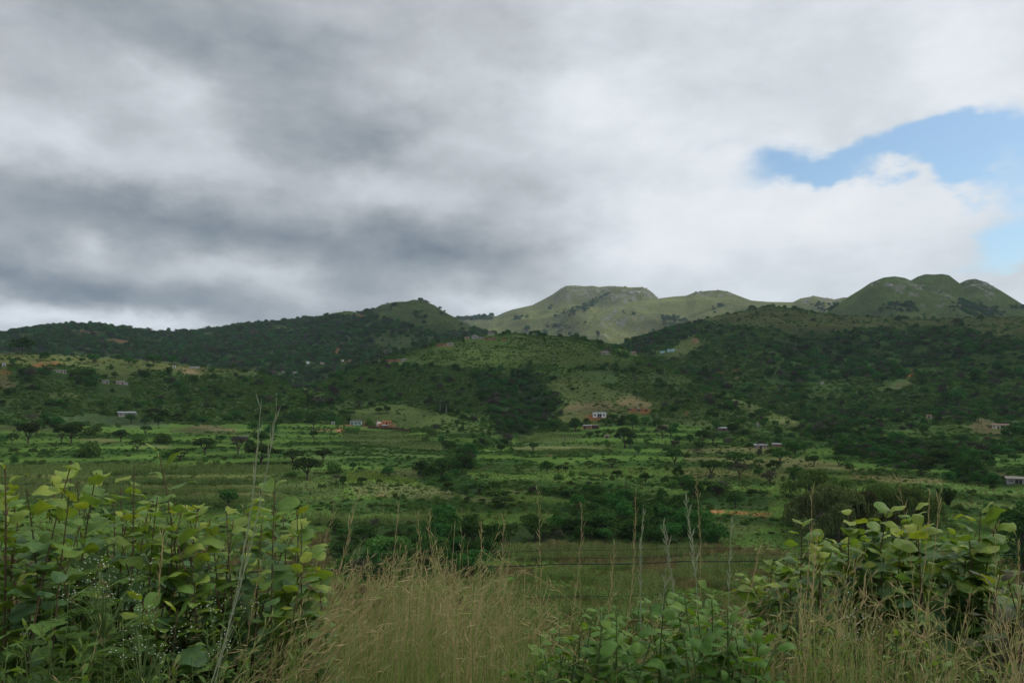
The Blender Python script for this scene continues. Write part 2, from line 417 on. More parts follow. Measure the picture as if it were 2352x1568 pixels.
# ------------------------------------------------------------------ land cover: bush density, tree share, ground colour
GW, GH = 784, 523                     # one cell = 3 x 3 frame units
def chan(v): return np.full((GH, GW), v, dtype=np.float32)
SETD, SETT, SETC = chan(-1), chan(-1), np.full((GH, GW, 3), -1, dtype=np.float32)
GX, GY = np.meshgrid((np.arange(GW) + 0.5) * 3, (np.arange(GH) + 0.5) * 3)
def paint(poly, dens=None, tall=None, col=None, s=1.0, o=(0, 0)):
    p = [(o[0] + s * x, o[1] + s * y) for x, y in poly]
    xs, ys = [q[0] for q in p], [q[1] for q in p]
    x0, x1 = max(0, int(min(xs) / 3) - 1), min(GW, int(max(xs) / 3) + 2)
    y0, y1 = max(0, int(min(ys) / 3) - 1), min(GH, int(max(ys) / 3) + 2)
    if x1 <= x0 or y1 <= y0: return
    gx, gy = GX[y0:y1, x0:x1], GY[y0:y1, x0:x1]
    ins = np.zeros(gx.shape, bool)
    for (ax, ay), (bx, by) in zip(p, p[1:] + p[:1]):
        if ay == by: continue
        c = (ay > gy) != (by > gy)
        ins ^= c & (gx < (bx - ax) * (gy - ay) / (by - ay) + ax)
    if dens is not None: SETD[y0:y1, x0:x1][ins] = dens
    if tall is not None: SETT[y0:y1, x0:x1][ins] = tall
    if col is not None: SETC[y0:y1, x0:x1][ins] = col
def strip(line, w, dens, tall=0.0, col=None, s=1.0, o=(0, 0)):
    """a thin band along a line (hedge, path)"""
    a = [(o[0] + s * x, o[1] + s * y) for x, y in line]
    up = [(x, y - w / 2) for x, y in a]; dn = [(x, y + w / 2) for x, y in a]
    paint(up + dn[::-1], dens, tall, col)
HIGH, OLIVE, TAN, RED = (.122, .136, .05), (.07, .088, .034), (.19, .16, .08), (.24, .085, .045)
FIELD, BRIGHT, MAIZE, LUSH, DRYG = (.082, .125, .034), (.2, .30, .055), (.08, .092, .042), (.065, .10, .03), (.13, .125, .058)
T0, T1, T2, T3, T4, T5 = [(392 * i, 902.6) for i in range(6)]        # source tiles, scale 1/6
K = 1 / 6.0
C1, C2, C3, C4 = (0, 612.5), (588, 612.5), (1176, 612.5), (1764, 612.5)  # hill tiles, scale 1/4
Q = 0.25
# distant sunlit mountain
for p in ([(360, 465), (400, 430), (620, 370), (740, 310), (900, 232), (915, 245), (790, 330), (700, 390), (600, 440)], [(200, 600), (300, 540), (450, 490), (555, 500), (520, 560), (400, 630), (250, 650)],
          [(1370, 480), (1400, 445), (1510, 455), (1560, 490), (1620, 490), (1560, 560), (1500, 600), (1250, 650), (1220, 600), (1370, 560)], [(980, 432), (1125, 412), (1130, 424), (990, 440)],
          [(1850, 385), (1880, 355), (1930, 350), (1930, 368), (1860, 398)], [(1790, 430), (1840, 410), (1895, 418), (1880, 432)], [(590, 520), (640, 505), (720, 515), (700, 530)], [(300, 400), (340, 350), (370, 370), (350, 400)]):
    paint(p, .85, 1, None, Q, C3)
paint([(-20, 480), (100, 440), (150, 470), (80, 490)], .5, 1, None, Q, C3)
paint([(1820, 460), (1900, 425), (2000, 412), (2150, 410), (2178, 450), (2050, 480), (1900, 490)], .9, 1, None, Q, C2)
paint([(430, 370), (440, 335), (490, 335), (490, 375)], .9, 1, None, Q, C4)
paint([(450, 400), (560, 350), (640, 330), (640, 350), (530, 420)], .8, 1, None, Q, C4)
# domed mountain
paint([(1000, 440), (1010, 360), (1060, 330), (1140, 320), (1280, 320), (1370, 380), (1370, 410), (1180, 430)], .8, 1, None, Q, C4)
paint([(1600, 400), (1660, 360), (1760, 310), (1960, 330), (2000, 370), (2100, 390), (2180, 440), (2100, 480), (1900, 490), (1700, 480)], .75, 1, None, Q, C4)
paint([(2170, 375), (2250, 360), (2352, 370), (2352, 390), (2250, 390)], .8, 1, None, Q, C4)
paint([(560, 450), (600, 425), (740, 430), (730, 470), (600, 480)], .8, 1, None, Q, C4)
# wooded hill
paint([(1060, 400), (1150, 340), (1280, 310), (1460, 290), (1640, 345), (1750, 415), (2000, 545), (1950, 600), (1650, 600), (1400, 560), (1250, 480), (1070, 450)], .015, .5, (.05, .064, .028), Q, C2)  # dome grass colour darkened to stand for cloud shadow
paint([(1440, 430), (1560, 440), (1580, 480), (1450, 480)], .5, 1, None, Q, C2)
paint([(560, 480), (700, 415), (850, 395), (990, 425), (900, 450), (720, 460)], .03, 0, (.06, .078, .032), Q, C2)
paint([(1100, 600), (1450, 640), (1500, 760), (1250, 800), (1050, 760), (980, 660)], .35, .5, (.055, .072, .034), Q, C2)
paint([(640, 610), (760, 590), (900, 600), (880, 625), (700, 630)], .1, 0, (.13, .085, .055), Q, C1)
paint([(940, 680), (1040, 665), (1180, 672), (1150, 690), (980, 690)], .1, 0, (.16, .085, .055), Q, C1)
paint([(130, 615), (250, 605), (360, 620), (260, 650), (140, 650)], .1, 0, (.08, .085, .045), Q, C1)
paint([(1780, 600), (1980, 600), (1990, 640), (1850, 640)], .15, 0, (.07, .082, .042), Q, C1)
paint([(110, 545), (300, 540), (350, 590), (150, 580)], .2, 0, (.07, .08, .04), Q, C2)
paint([(715, 800), (730, 760), (790, 710), (800, 720), (740, 800)], 0, 0, (.26, .13, .07), Q, C2)
paint([(900, 445), (1010, 440), (1010, 460), (930, 462)], 0, 0, (.2, .1, .06), Q, C2)
paint([(760, 850), (950, 845), (940, 865), (780, 865)], .1, 0, (.22, .09, .05), Q, C2)
# bushy hill on the right
paint([(-700, 500), (0, 365), (400, 415), (1000, 460), (2352, 450), (2352, 640), (1900, 620), (1500, 560), (1000, 560), (560, 620), (300, 640), (0, 560)], .14, .2, (.07, .075, .036), Q, C4)
paint([(380, 610), (420, 560), (600, 560), (640, 600), (450, 630)], .8, 1, None, Q, C4)
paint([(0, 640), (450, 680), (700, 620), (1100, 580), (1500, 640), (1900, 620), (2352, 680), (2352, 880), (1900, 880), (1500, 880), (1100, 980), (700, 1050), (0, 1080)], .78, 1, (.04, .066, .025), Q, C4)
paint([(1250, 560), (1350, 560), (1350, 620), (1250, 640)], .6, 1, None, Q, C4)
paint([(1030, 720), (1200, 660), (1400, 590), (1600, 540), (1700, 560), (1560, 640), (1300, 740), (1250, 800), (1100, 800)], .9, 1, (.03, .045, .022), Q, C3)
paint([(1300, 790), (1480, 770), (1560, 700), (1660, 620), (1760, 700), (1700, 760), (1560, 850), (1450, 860)], .05, 0, (.085, .10, .042), Q, C3)
paint([(1660, 660), (1690, 650), (1730, 700), (1700, 712)], 0, 0, (.24, .12, .07), Q, C3)
paint([(930, 1170), (980, 1130), (1180, 1040), (1330, 1020), (1250, 1090), (1120, 1120)], 0, 0, (.085, .115, .05), Q, C4)
paint([(1090, 1145), (1200, 1075), (1330, 1045), (1300, 1070), (1160, 1130)], .05, 0, (.13, .115, .06), Q, C4)
paint([(1220, 1018), (1330, 975), (1400, 962), (1340, 1005)], 0, 0, RED, Q, C4)
strip([(1870, 968), (2000, 962), (2060, 940), (2110, 925)], 3.2, 0, 0, RED, Q, C3)
strip([(1990, 1070), (2060, 1025), (2130, 1030)], 2.6, 0, 0, (.2, .1, .06), Q, C3)
paint([(330, 1120), (440, 1050), (640, 1040), (860, 1110), (800, 1200), (500, 1250), (330, 1180)], .3, .2, (.055, .08, .032), Q, C4)
paint([(1650, 960), (1850, 960), (1950, 1040), (1980, 1130), (1750, 1120)], 1, 1, (.03, .045, .022), Q, C3)
paint([(1750, 925), (2100, 900), (2400, 890), (2400, 1100), (2200, 1080), (2000, 1062), (1880, 1020), (1790, 975)], .75, .35, (.05, .075, .03))
paint([(1540, 950), (1700, 945), (1800, 985), (1880, 1030), (1760, 1045), (1640, 1000)], .4, .3, (.065, .09, .036))
# foot of the bushy hill: terraced fields and house
paint([(340, 640), (480, 540), (900, 470), (1400, 430), (1900, 440), (2000, 600), (1750, 650), (1300, 640), (900, 760), (720, 640)], .13, .1, (.075, .105, .036), K, T5)
for y in (505, 540, 575, 592, 620): strip([(520, y + 6), (1000, y), (1500, y + 4), (1880, y + 10)], 1.6, .75, 0, None, K, T5)

paint([(1600, 500), (1700, 350), (1850, 350), (2050, 440), (2050, 640), (1900, 640)], .05, 0, (.11, .105, .05), K, T5)
strip([(1770, 400), (1850, 480), (1960, 610)], 4, 0, 0, (.18, .12, .07), K, T5)
# village hill
paint([(600, 1020), (800, 900), (1200, 890), (1900, 930), (2352, 1000), (2352, 1400), (1900, 1330), (1300, 1240), (700, 1250)], .68, .35, (.045, .065, .026), Q, C2)
paint([(1400, 860), (1500, 760), (1900, 680), (2352, 620), (2352, 900), (1900, 920), (1500, 900)], .22, 0, (.066, .09, .031), Q, C2)
paint([(0, 620), (400, 650), (700, 720), (900, 800), (1100, 860), (700, 900), (0, 900)], .24, 0, (.066, .085, .031), Q, C3)
paint([(820, 1330), (1050, 1290), (1350, 1265), (1600, 1330), (1850, 1385), (1900, 1470), (1500, 1480), (1250, 1470), (900, 1440)], .025, 0, (.085, .108, .042), Q, C2)
paint([(1500, 1480), (1900, 1400), (2100, 1480), (2250, 1560), (1700, 1580)], .3, .1, (.07, .095, .036), Q, C2)
paint([(600, 1250), (900, 1230), (1100, 1290), (820, 1340), (640, 1330)], .5, .3, (.05, .07, .03), Q, C2)
paint([(-400, 980), (-60, 1000), (150, 960), (280, 1080), (300, 1150), (440, 1190), (420, 1300), (330, 1420), (200, 1500), (0, 1580), (-120, 1540), (-250, 1180)], .95, 1, (.03, .045, .022), Q, C3)
paint([(300, 1080), (500, 1000), (900, 1050), (1300, 1180), (1400, 1300), (900, 1420), (460, 1420), (440, 1190)], .16, .1, (.085, .1, .04), Q, C3)
paint([(700, 890), (1300, 890), (1900, 1150), (1900, 1300), (1300, 1230), (900, 1120), (650, 1020)], .5, .3, (.055, .075, .03), Q, C3)
paint([(560, 960), (920, 960), (980, 1060), (780, 1070)], .06, 0, (.07, .1, .042), Q, C3)
paint([(950, 1230), (1080, 1190), (1300, 1260), (1270, 1290), (980, 1280)], .03, 0, TAN, Q, C3)
paint([(520, 1255), (900, 1235), (960, 1320), (450, 1330)], .05, 0, (.14, .125, .06), Q, C3)
paint([(400, 1370), (650, 1330), (740, 1350), (660, 1420), (440, 1430)], .02, 0, (.12, .12, .055), Q, C3)
paint([(1240, 1370), (1900, 1440), (1840, 1480), (1300, 1420)], .08, 0, (.085, .105, .045), Q, C3)
paint([(1950, 1180), (2200, 1260), (2400, 1330), (2352, 1400), (2100, 1300)], .06, 0, (.10, .115, .05), Q, C3)
paint([(0, 1330), (200, 1380), (360, 1465), (200, 1480), (0, 1400)], .03, 0, (.115, .135, .05), Q, C4)
paint([(1030, 1320), (1150, 1300), (1280, 1325), (1280, 1340), (1060, 1330)], .02, 0, RED, Q, C3)
paint([(650, 1385), (740, 1365), (890, 1380), (880, 1395), (700, 1400)], 0, 0, RED, Q, C3)
paint([(655, 1455), (790, 1455), (795, 1480), (660, 1490)], 0, 0, RED, Q, C3)
paint([(1580, 1360), (1600, 1345), (1640, 1345), (1600, 1362)], 0, 0, RED, Q, C3)
paint([(1210, 880), (1300, 860), (1390, 862), (1380, 878)], 0, 0, (.22, .12, .08), Q, C2)
paint([(1660, 722), (1760, 708), (1765, 728)], 0, 0, (.2, .11, .07), Q, C2)
paint([(-80, 520), (-40, 470), (60, 460), (110, 490), (60, 530), (-40, 540)], 0, 0, (.24, .115, .065), K, T2)
paint([(270, 440), (480, 425), (760, 440), (740, 470), (300, 475)], 0, 0, (.24, .115, .065), K, T2)
paint([(0, 440), (120, 430), (150, 470), (20, 480)], .05, 0, (.2, .105, .06), K, T2)
paint([(-450, 505), (-150, 480), (-100, 520), (-420, 530)], .3, 0, (.15, .11, .06), K, T2)
# plateau on the left
paint([(-50, 795), (200, 795), (480, 800), (950, 835), (1500, 870), (1900, 925), (2352, 950), (2352, 1020), (1900, 1000), (1500, 960), (1000, 930), (500, 900), (0, 900)], .12, .3, (.105, .108, .048), Q, C1)
paint([(1600, 940), (1750, 930), (1860, 1000), (1700, 990)], .05, 0, (.19, .16, .085), Q, C1)
paint([(1980, 960), (2352, 960), (2352, 1080), (2100, 1060)], .2, .1, (.08, .1, .042), Q, C1)
paint([(290, 915), (340, 895), (560, 875), (550, 890), (360, 918)], 0, 0, RED, Q, C1)
paint([(-20, 985), (0, 965), (110, 950), (105, 975), (30, 985)], 0, 0, RED, Q, C1)
paint([(860, 930), (1000, 860), (1300, 900), (1350, 960), (1100, 1060), (950, 1010)], .1, .2, (.085, .1, .042), Q, C1)
paint([(110, 955), (500, 985), (900, 1000), (930, 1060), (780, 1070), (450, 1010), (120, 980)], 1, 1, (.03, .045, .022), Q, C1)
paint([(300, 930), (600, 900), (860, 960), (880, 1000), (500, 980)], .9, .4, (.045, .075, .028), Q, C1)
paint([(0, 1000), (120, 1000), (450, 1030), (800, 1090), (1200, 1060), (1350, 980), (1600, 1010), (2352, 1020), (2352, 1420), (1700, 1330), (1250, 1320), (700, 1350), (0, 1380)], .62, .35, (.045, .065, .027), Q, C1)
paint([(0, 1020), (110, 1030), (160, 1120), (0, 1150)], .3, .2, (.1, .085, .05), Q, C1)
paint([(450, 1160), (700, 1160), (760, 1190), (640, 1230), (450, 1190)], .2, .1, (.095, .105, .046), Q, C1)
# fields of the valley (left)
paint([(950, 320), (1250, 310), (1700, 330), (2352, 420), (2352, 440), (1900, 480), (1200, 420), (700, 380), (640, 330)], .0, 0, (.07, .095, .05), K, T0)
paint([(0, 430), (700, 470), (1200, 480), (1200, 520), (0, 520)], .05, 0, MAIZE, K, T0)
paint([(1080, 590), (1400, 600), (1800, 690), (2352, 720), (2352, 760), (1700, 720), (1080, 650)], .0, 0, (.115, .13, .05), K, T0)
paint([(0, 480), (300, 480), (480, 530), (350, 560), (0, 540)], 0, 0, MAIZE, K, T1)
paint([(180, 490), (400, 480), (850, 520), (880, 560), (400, 555), (200, 540)], 0, 0, (.10, .085, .055), K, T1)
paint([(150, 480), (420, 420), (900, 490), (900, 520), (400, 480)], .03, 0, (.135, .125, .06), K, T1)
for y, c in ((1060, (.085, .105, .04)), (1150, (.07, .095, .036)), (1230, (.075, .095, .038)), (1290, (.065, .09, .034)), (1350, (.075, .098, .04)), (1430, (.06, .085, .033))):
    paint([(-2352, y), (0, y - 12), (1700, y - 6), (2352, y + 30), (2352, y + 85), (1700, y + 60), (0, y + 55), (-2352, y + 60)], .0, 0, c, K, T1)
for y in (1215, 1300): strip([(-2300, y - 5), (-900, y), (0, y + 5), (1300, y + 8)], 2.4, 0, 0, (.15, .09, .05), K, T1)
for y in (1145, 1225, 1300, 1390): strip([(-2352, y - 5), (-1000, y), (0, y), (1400, y + 8)], 6, .0, 0, (.15, .155, .055), K, T1)
for y in (1170, 1250, 1400): strip([(-2352, y), (-1000, y + 4), (0, y), (1400, y + 10)], 3, .22, 0, (.05, .07, .03), K, T1)
# fields centre left
paint([(0, 590), (300, 500), (900, 560), (1050, 610), (1500, 770), (1400, 815), (900, 790), (0, 690)], 0, 0, MAIZE, K, T2)
paint([(0, 735), (1000, 790), (1400, 830), (1400, 980), (1000, 1050), (300, 1000), (-900, 900), (-900, 760)], .03, 0, (.075, .105, .038), K, T2)
for ln, w in (([(-700, 690), (0, 715), (600, 750), (1000, 785), (1380, 812)], 5), ([(0, 780), (400, 800), (860, 825), (1350, 850)], 3), ([(-100, 850), (420, 855), (900, 885), (1250, 890)], 3), ([(0, 912), (550, 915), (1250, 925)], 3), ([(600, 945), (1000, 965)], 3), ([(240, 985), (700, 1000), (980, 1025)], 2.5)):
    strip(ln, w, .85, 0, (.05, .08, .03), K, T2)
paint([(330, 1070), (600, 1050), (1080, 1060), (1190, 1120), (1050, 1200), (800, 1180), (560, 1130)], 0, 0, (.085, .09, .045), K, T2)
paint([(80, 1100), (470, 1110), (560, 1140), (800, 1180), (1020, 1215), (1000, 1270), (700, 1210), (350, 1200), (200, 1240), (80, 1240)], .02, 0, BRIGHT, K, T2)
paint([(80, 1240), (400, 1250), (700, 1240), (1000, 1270), (1400, 1300), (1900, 1400), (2100, 1500), (2352, 1567), (1700, 1567), (1300, 1470), (800, 1420), (200, 1400)], .06, 0, (.115, .135, .052), K, T2)
paint([(480, 1400), (620, 1390), (620, 1425), (500, 1425)], .05, 0, TAN, K, T2)
strip([(0, 1480), (600, 1490), (1100, 1480), (1500, 1530)], 5, .7, 0, (.05, .075, .03), K, T2)
paint([(-40, 1500), (700, 1530), (1300, 1510), (1560, 1560), (1560, 1640), (-200, 1640)], 0, 0, (.05, .085, .03), K, T2)
paint([(700, 180), (1500, 170), (1800, 190), (2300, 300), (2300, 340), (1500, 300), (700, 340)], .4, 0, (.05, .08, .03), K, (644.7, 1128.2))
paint([(500, 360), (1200, 380), (2352, 340), (2352, 470), (1500, 480), (900, 480), (400, 460)], .02, 0, (.075, .085, .04), K, (644.7, 1128.2))
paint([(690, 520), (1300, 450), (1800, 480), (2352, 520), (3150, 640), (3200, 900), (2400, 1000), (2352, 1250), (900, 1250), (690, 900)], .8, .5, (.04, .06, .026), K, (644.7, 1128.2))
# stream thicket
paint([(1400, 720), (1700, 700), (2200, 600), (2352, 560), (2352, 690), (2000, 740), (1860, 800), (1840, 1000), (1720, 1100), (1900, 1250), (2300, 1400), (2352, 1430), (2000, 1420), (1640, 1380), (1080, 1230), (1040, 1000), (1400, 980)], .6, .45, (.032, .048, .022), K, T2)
# fields right of the stream
paint([(60, 680), (350, 545), (1000, 560), (1000, 640), (500, 690)], 0, 0, (.085, .105, .045), K, T3)
paint([(0, 690), (700, 690), (1400, 700), (1400, 780), (700, 790), (0, 790)], .0, 0, (.115, .135, .05), K, T3)
strip([(330, 820), (700, 805), (1100, 800), (1400, 800)], 6, .6, 0, (.05, .085, .03), K, T3)
strip([(350, 848), (500, 850), (800, 852)], 2.6, 0, 0, (.25, .09, .05), K, T3)
strip([(0, 860), (560, 880), (1080, 880)], 3.5, .7, 0, (.05, .08, .03), K, T3)
strip([(0, 985), (200, 990), (380, 1000)], 4, .8, 0, (.05, .08, .03), K, T3)
paint([(0, 1010), (350, 1005), (380, 1070), (0, 1100)], 0, 0, (.13, .11, .058), K, T3)
for y in (1145, 1200, 1250, 1290): strip([(880, y - 18), (1300, y), (1800, y + 15), (2352, y + 10)], 3.2, .6, 0, (.05, .08, .03), K, T3)
strip([(-500, 1060), (-300, 1080), (0, 1110), (300, 1110)], 3, .7, 0, (.05, .08, .03), K, T3)
strip([(-500, 1150), (-250, 1165)], 4, .8, 0, (.05, .08, .03), K, T3)
paint([(0, 1260), (300, 1230), (700, 1300), (300, 1400), (0, 1390)], .04, 0, (.11, .115, .05), K, T3)
# belts of bush
BO = (1176, 1095.9)
paint([(0, 150), (300, 130), (900, 100), (1500, 150), (1800, 130), (2352, 130), (2352, 310), (1600, 290), (900, 260), (300, 170)], .72, .3, (.045, .065, .027), Q, BO)
paint([(400, 290), (900, 270), (1600, 300), (1740, 400), (1900, 600), (1600, 650), (1150, 640), (450, 600), (380, 450)], .7, .6, (.04, .06, .024), Q, BO)
paint([(-60, 430), (200, 440), (400, 470), (450, 600), (-60, 610)], .9, .7, (.035, .05, .024), Q, BO)
paint([(1740, 340), (2400, 345), (2250, 480), (1950, 600), (1850, 430)], .02, 0, (.085, .105, .042), Q, BO)
strip([(700, 252), (900, 268), (1180, 272)], 1.6, 0, 0, RED, Q, BO)
strip([(1560, 292), (1800, 312), (2100, 326), (2400, 345)], 2.6, 0, 0, (.45, .16, .08), Q, BO)
paint([(-20, 1000), (300, 1290), (150, 1360), (-20, 1340)], .5, .2, None, K, T4)
# right: belts and fields
paint([(0, 700), (1200, 680), (1500, 870), (2352, 1000), (2352, 1090), (1500, 1120), (1300, 1240), (0, 1240)], .05, .1, (.12, .128, .05), K, T4)
paint([(600, 610), (900, 590), (920, 630), (700, 650)], 0, 0, BRIGHT, K, T4)
for p in ([(450, 860), (900, 850), (1300, 900), (1370, 990), (1300, 1040), (700, 1060), (300, 1000)], [(1280, 1220), (1400, 1150), (1700, 1050), (2050, 1230), (2300, 1290), (1900, 1290)], [(340, 670), (620, 650), (900, 760), (1400, 740), (1600, 800), (1450, 850), (900, 830), (200, 850), (-300, 900), (-200, 800)]):
    paint(p, .92, .8, (.032, .048, .022), K, T5)
paint([(1880, 850), (2352, 830), (2352, 1020), (1960, 1010), (1900, 950)], .05, 0, (.085, .13, .042), K, T5)
paint([(1780, 1000), (2000, 1060), (2300, 1180), (2050, 1210), (1800, 1080)], .08, 0, (.11, .115, .048), K, T5)
paint([(-100, 1030), (300, 1050), (800, 1130), (1300, 1200), (1200, 1260), (800, 1260), (0, 1200)], .04, 0, (.135, .13, .055), K, T5)
paint([(880, 1230), (1250, 1250), (1900, 1320), (2400, 1340), (2400, 1390), (1150, 1380)], .0, 0, (.11, .19, .05), K, T5)
paint([(1150, 1385), (2400, 1385), (2400, 1420), (1400, 1440)], .0, 0, (.12, .16, .05), K, T5)
paint([(1350, 1440), (2400, 1420), (2400, 1700), (1400, 1700)], .05, 0, (.095, .12, .045), K, T5)
# near field behind the fence
paint([(0, 610), (300, 610), (900, 630), (1300, 655), (1800, 660), (2400, 620), (2400, 760), (0, 760)], .03, 0, (.12, .15, .052), Q, BO)
paint([(250, 720), (900, 690), (1000, 710), (500, 780), (200, 770)], .1, 0, LUSH, Q, BO)

def smooth3(a, n=1):
    for _ in range(n):
        a = (a + np.roll(a, 1, 0) + np.roll(a, -1, 0)) / 3
        a = (a + np.roll(a, 1, 1) + np.roll(a, -1, 1)) / 3
    return a
BASED = {0: .012, 1: .003, 2: .0, 3: .9, 4: .6, 5: .55, 6: .75, 7: .003, 8: .0, 9: .0}
BASET = {0: .0, 1: .6, 2: .6, 3: 1.0, 4: .5, 5: .3, 6: .3, 7: .6, 8: .6, 9: .6}
BASEC = {0: FIELD, 1: HIGH, 2: OLIVE, 3: (.04, .062, .025), 4: (.052, .082, .028), 5: (.062, .094, .031), 6: (.058, .088, .031), 7: HIGH, 8: OLIVE, 9: OLIVE}
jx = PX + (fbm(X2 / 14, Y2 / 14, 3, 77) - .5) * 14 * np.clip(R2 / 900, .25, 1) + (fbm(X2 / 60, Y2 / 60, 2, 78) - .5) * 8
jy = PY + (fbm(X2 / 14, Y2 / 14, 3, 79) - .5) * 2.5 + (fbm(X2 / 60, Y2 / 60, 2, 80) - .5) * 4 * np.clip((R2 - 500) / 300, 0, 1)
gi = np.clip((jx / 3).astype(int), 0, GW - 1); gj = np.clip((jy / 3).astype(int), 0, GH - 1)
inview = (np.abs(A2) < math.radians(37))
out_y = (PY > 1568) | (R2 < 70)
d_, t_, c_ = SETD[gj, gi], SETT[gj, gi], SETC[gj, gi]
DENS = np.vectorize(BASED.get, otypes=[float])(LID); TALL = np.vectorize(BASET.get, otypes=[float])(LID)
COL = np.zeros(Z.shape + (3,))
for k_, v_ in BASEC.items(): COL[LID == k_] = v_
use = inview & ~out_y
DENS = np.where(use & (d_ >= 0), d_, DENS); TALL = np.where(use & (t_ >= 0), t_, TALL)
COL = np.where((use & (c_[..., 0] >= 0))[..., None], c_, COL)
COL[R2 < 60] = (.07, .075, .03)
COL = COL * np.where((LID == 0)[..., None], 1.18, 1.0)
# banks between the terraces carry taller, greener growth
rz = (RISER * (LID == 0) * (.55 + .45 * (fbm(X2 / 30, Y2 / 30, 3, 97) > .42)))[..., None]
COL = COL * (1 - .85 * rz) + np.array((.034, .066, .022)) * .85 * rz
DENS = np.where((LID == 0) & (RISER > .5) & (DENS < .2), DENS + .22 * (R2 > 240), DENS)
# slopes of the near hills are thick with low scrub
DENS = np.where((LID >= 4) & (LID <= 6) & (DENS > .25) & (TALL < .6), np.minimum(DENS * 1.55, 1.3), DENS)
TALL = np.where((LID >= 4) & (LID <= 6) & (TALL < .6), TALL * .4, TALL)
COL = COL * np.where(COL[..., 0:1] < .12, np.array([.94, 1.07, .86]), np.array([1, 1, 1]))
for _ in range(2):
    COL[1:-1] = .25 * COL[:-2] + .5 * COL[1:-1] + .25 * COL[2:]
    COL[:, 1:-1] = .25 * COL[:, :-2] + .5 * COL[:, 1:-1] + .25 * COL[:, 2:]
# rock bands near the mountain tops
rock = np.zeros(Z.shape)
rk = fbm(X2 / 22, Y2 / 30, 3, 91)
for (x, y, rx, ry, am) in [(1290, 675, 60, 22, .5), (1360, 668, 60, 14, .8), (1440, 672, 60, 14, 1), (1485, 676, 30, 12, 1.3), (1640, 674, 60, 9, .9), (1880, 688, 40, 8, 1), (2045, 657, 50, 9, 1.3), (2085, 668, 25, 10, .8), (2255, 655, 30, 12, 1.3), (2275, 668, 12, 12, 1.3), (1420, 700, 60, 20, .5), (1480, 740, 70, 25, .5), (1390, 745, 60, 30, .45), (2150, 690, 90, 30, .35)]:
    rock += am * np.exp(-((PX - x) / rx) ** 2 - ((PY - y) / ry) ** 2)
rock = .75 * np.clip((rk - .66 + .16 * np.clip(rock, 0, 1.4)) * 9, 0, 1) * ((LID == 1) | (LID == 2) | (LID >= 7)) * np.clip(rock * 2.2, 0, 1)

# ------------------------------------------------------------------ materials
def mat(name):
    m = bpy.data.materials.new(name); m.use_nodes = True
    t = m.node_tree; t.nodes.clear()
    return m, t
def nd(t, ty, **k):
    n = t.nodes.new(ty)
    for a, v in k.items(): setattr(n, a, v)
    return n
def mixc(t, fac, a, b, mode='MIX'):
    n = nd(t, 'ShaderNodeMix', data_type='RGBA', blend_type=mode)
    for i, v in ((0, fac), (6, a), (7, b)):
        if isinstance(v, (int, float)): n.inputs[i].default_value = v
        elif isinstance(v, tuple): n.inputs[i].default_value = (*v[:3], 1)
        else: t.links.new(v, n.inputs[i])
    return n.outputs[2]
def tnoise(t, scale, detail=4, rough=.55, vec=None, dist=0.0):
    n = nd(t, 'ShaderNodeTexNoise')
    n.inputs['Scale'].default_value = scale; n.inputs['Detail'].default_value = detail; n.inputs['Roughness'].default_value = rough; n.inputs['Distortion'].default_value = dist
    if vec is not None: t.links.new(vec, n.inputs['Vector'])
    return n.outputs['Fac']
def mr(t, v, a, b, c, d):
    n = nd(t, 'ShaderNodeMapRange'); t.links.new(v, n.inputs[0])
    for i, q in enumerate((a, b, c, d), 1): n.inputs[i].default_value = q
    return n.outputs[0]
def terrain_mat(name, fine, scrub, coarse):
    m, t = mat(name)
    at = nd(t, 'ShaderNodeAttribute', attribute_name='cover')
    geo = nd(t, 'ShaderNodeNewGeometry')
    p = geo.outputs['Position']
    n1 = mr(t, tnoise(t, fine, 5, .7, p), .3, .72, .5, 1.5)
    n2 = mr(t, tnoise(t, coarse, 5, .6, p), .3, .7, .62, 1.38)
    n3 = tnoise(t, scrub, 3, .6, p)
    c = mixc(t, 1.0, at.outputs['Color'], mixc(t, 1.0, (1, 1, 1), n1, 'MULTIPLY'), 'MULTIPLY')
    c = mixc(t, 1.0, c, n2, 'MULTIPLY')
    c = mixc(t, mr(t, n3, .5, .72, 0, .4), c, mixc(t, 1.0, c, (1.35, 1.05, .85), 'MULTIPLY'))
    c = mixc(t, mr(t, tnoise(t, scrub * 2.3, 4, .7, p), .55, .75, 0, .55), c, mixc(t, 1.0, c, (.5, .68, .5), 'MULTIPLY'))
    r = nd(t, 'ShaderNodeAttribute', attribute_name='rock')
    c = mixc(t, r.outputs['Fac'], c, mixc(t, tnoise(t, .08, 4, .7, p), (.10, .10, .085), (.26, .25, .215)))
    b = nd(t, 'ShaderNodeBsdfDiffuse'); t.links.new(c, b.inputs['Color']); b.inputs['Roughness'].default_value = .8
    bp = nd(t, 'ShaderNodeBump'); bp.inputs['Strength'].default_value = .6; bp.inputs['Distance'].default_value = .6 / max(fine, .2)
    t.links.new(tnoise(t, fine * .8, 4, .65, p), bp.inputs['Height']); t.links.new(bp.outputs[0], b.inputs['Normal'])
    o = nd(t, 'ShaderNodeOutputMaterial'); t.links.new(b.outputs[0], o.inputs[0])
    return m
TM = [terrain_mat('field_soil_and_grass', 1.1, .12, .02), terrain_mat('mountain_grass', .10, .02, .0035), terrain_mat('domed_mountain_grass', .12, .02, .004), terrain_mat('wooded_hill_floor', .15, .03, .006), terrain_mat('bushy_hill_floor', .25, .05, .008), terrain_mat('village_hill_floor', .4, .07, .012), terrain_mat('plateau_floor', .4, .08, .012)]
TM += [TM[1], TM[2], TM[2]]
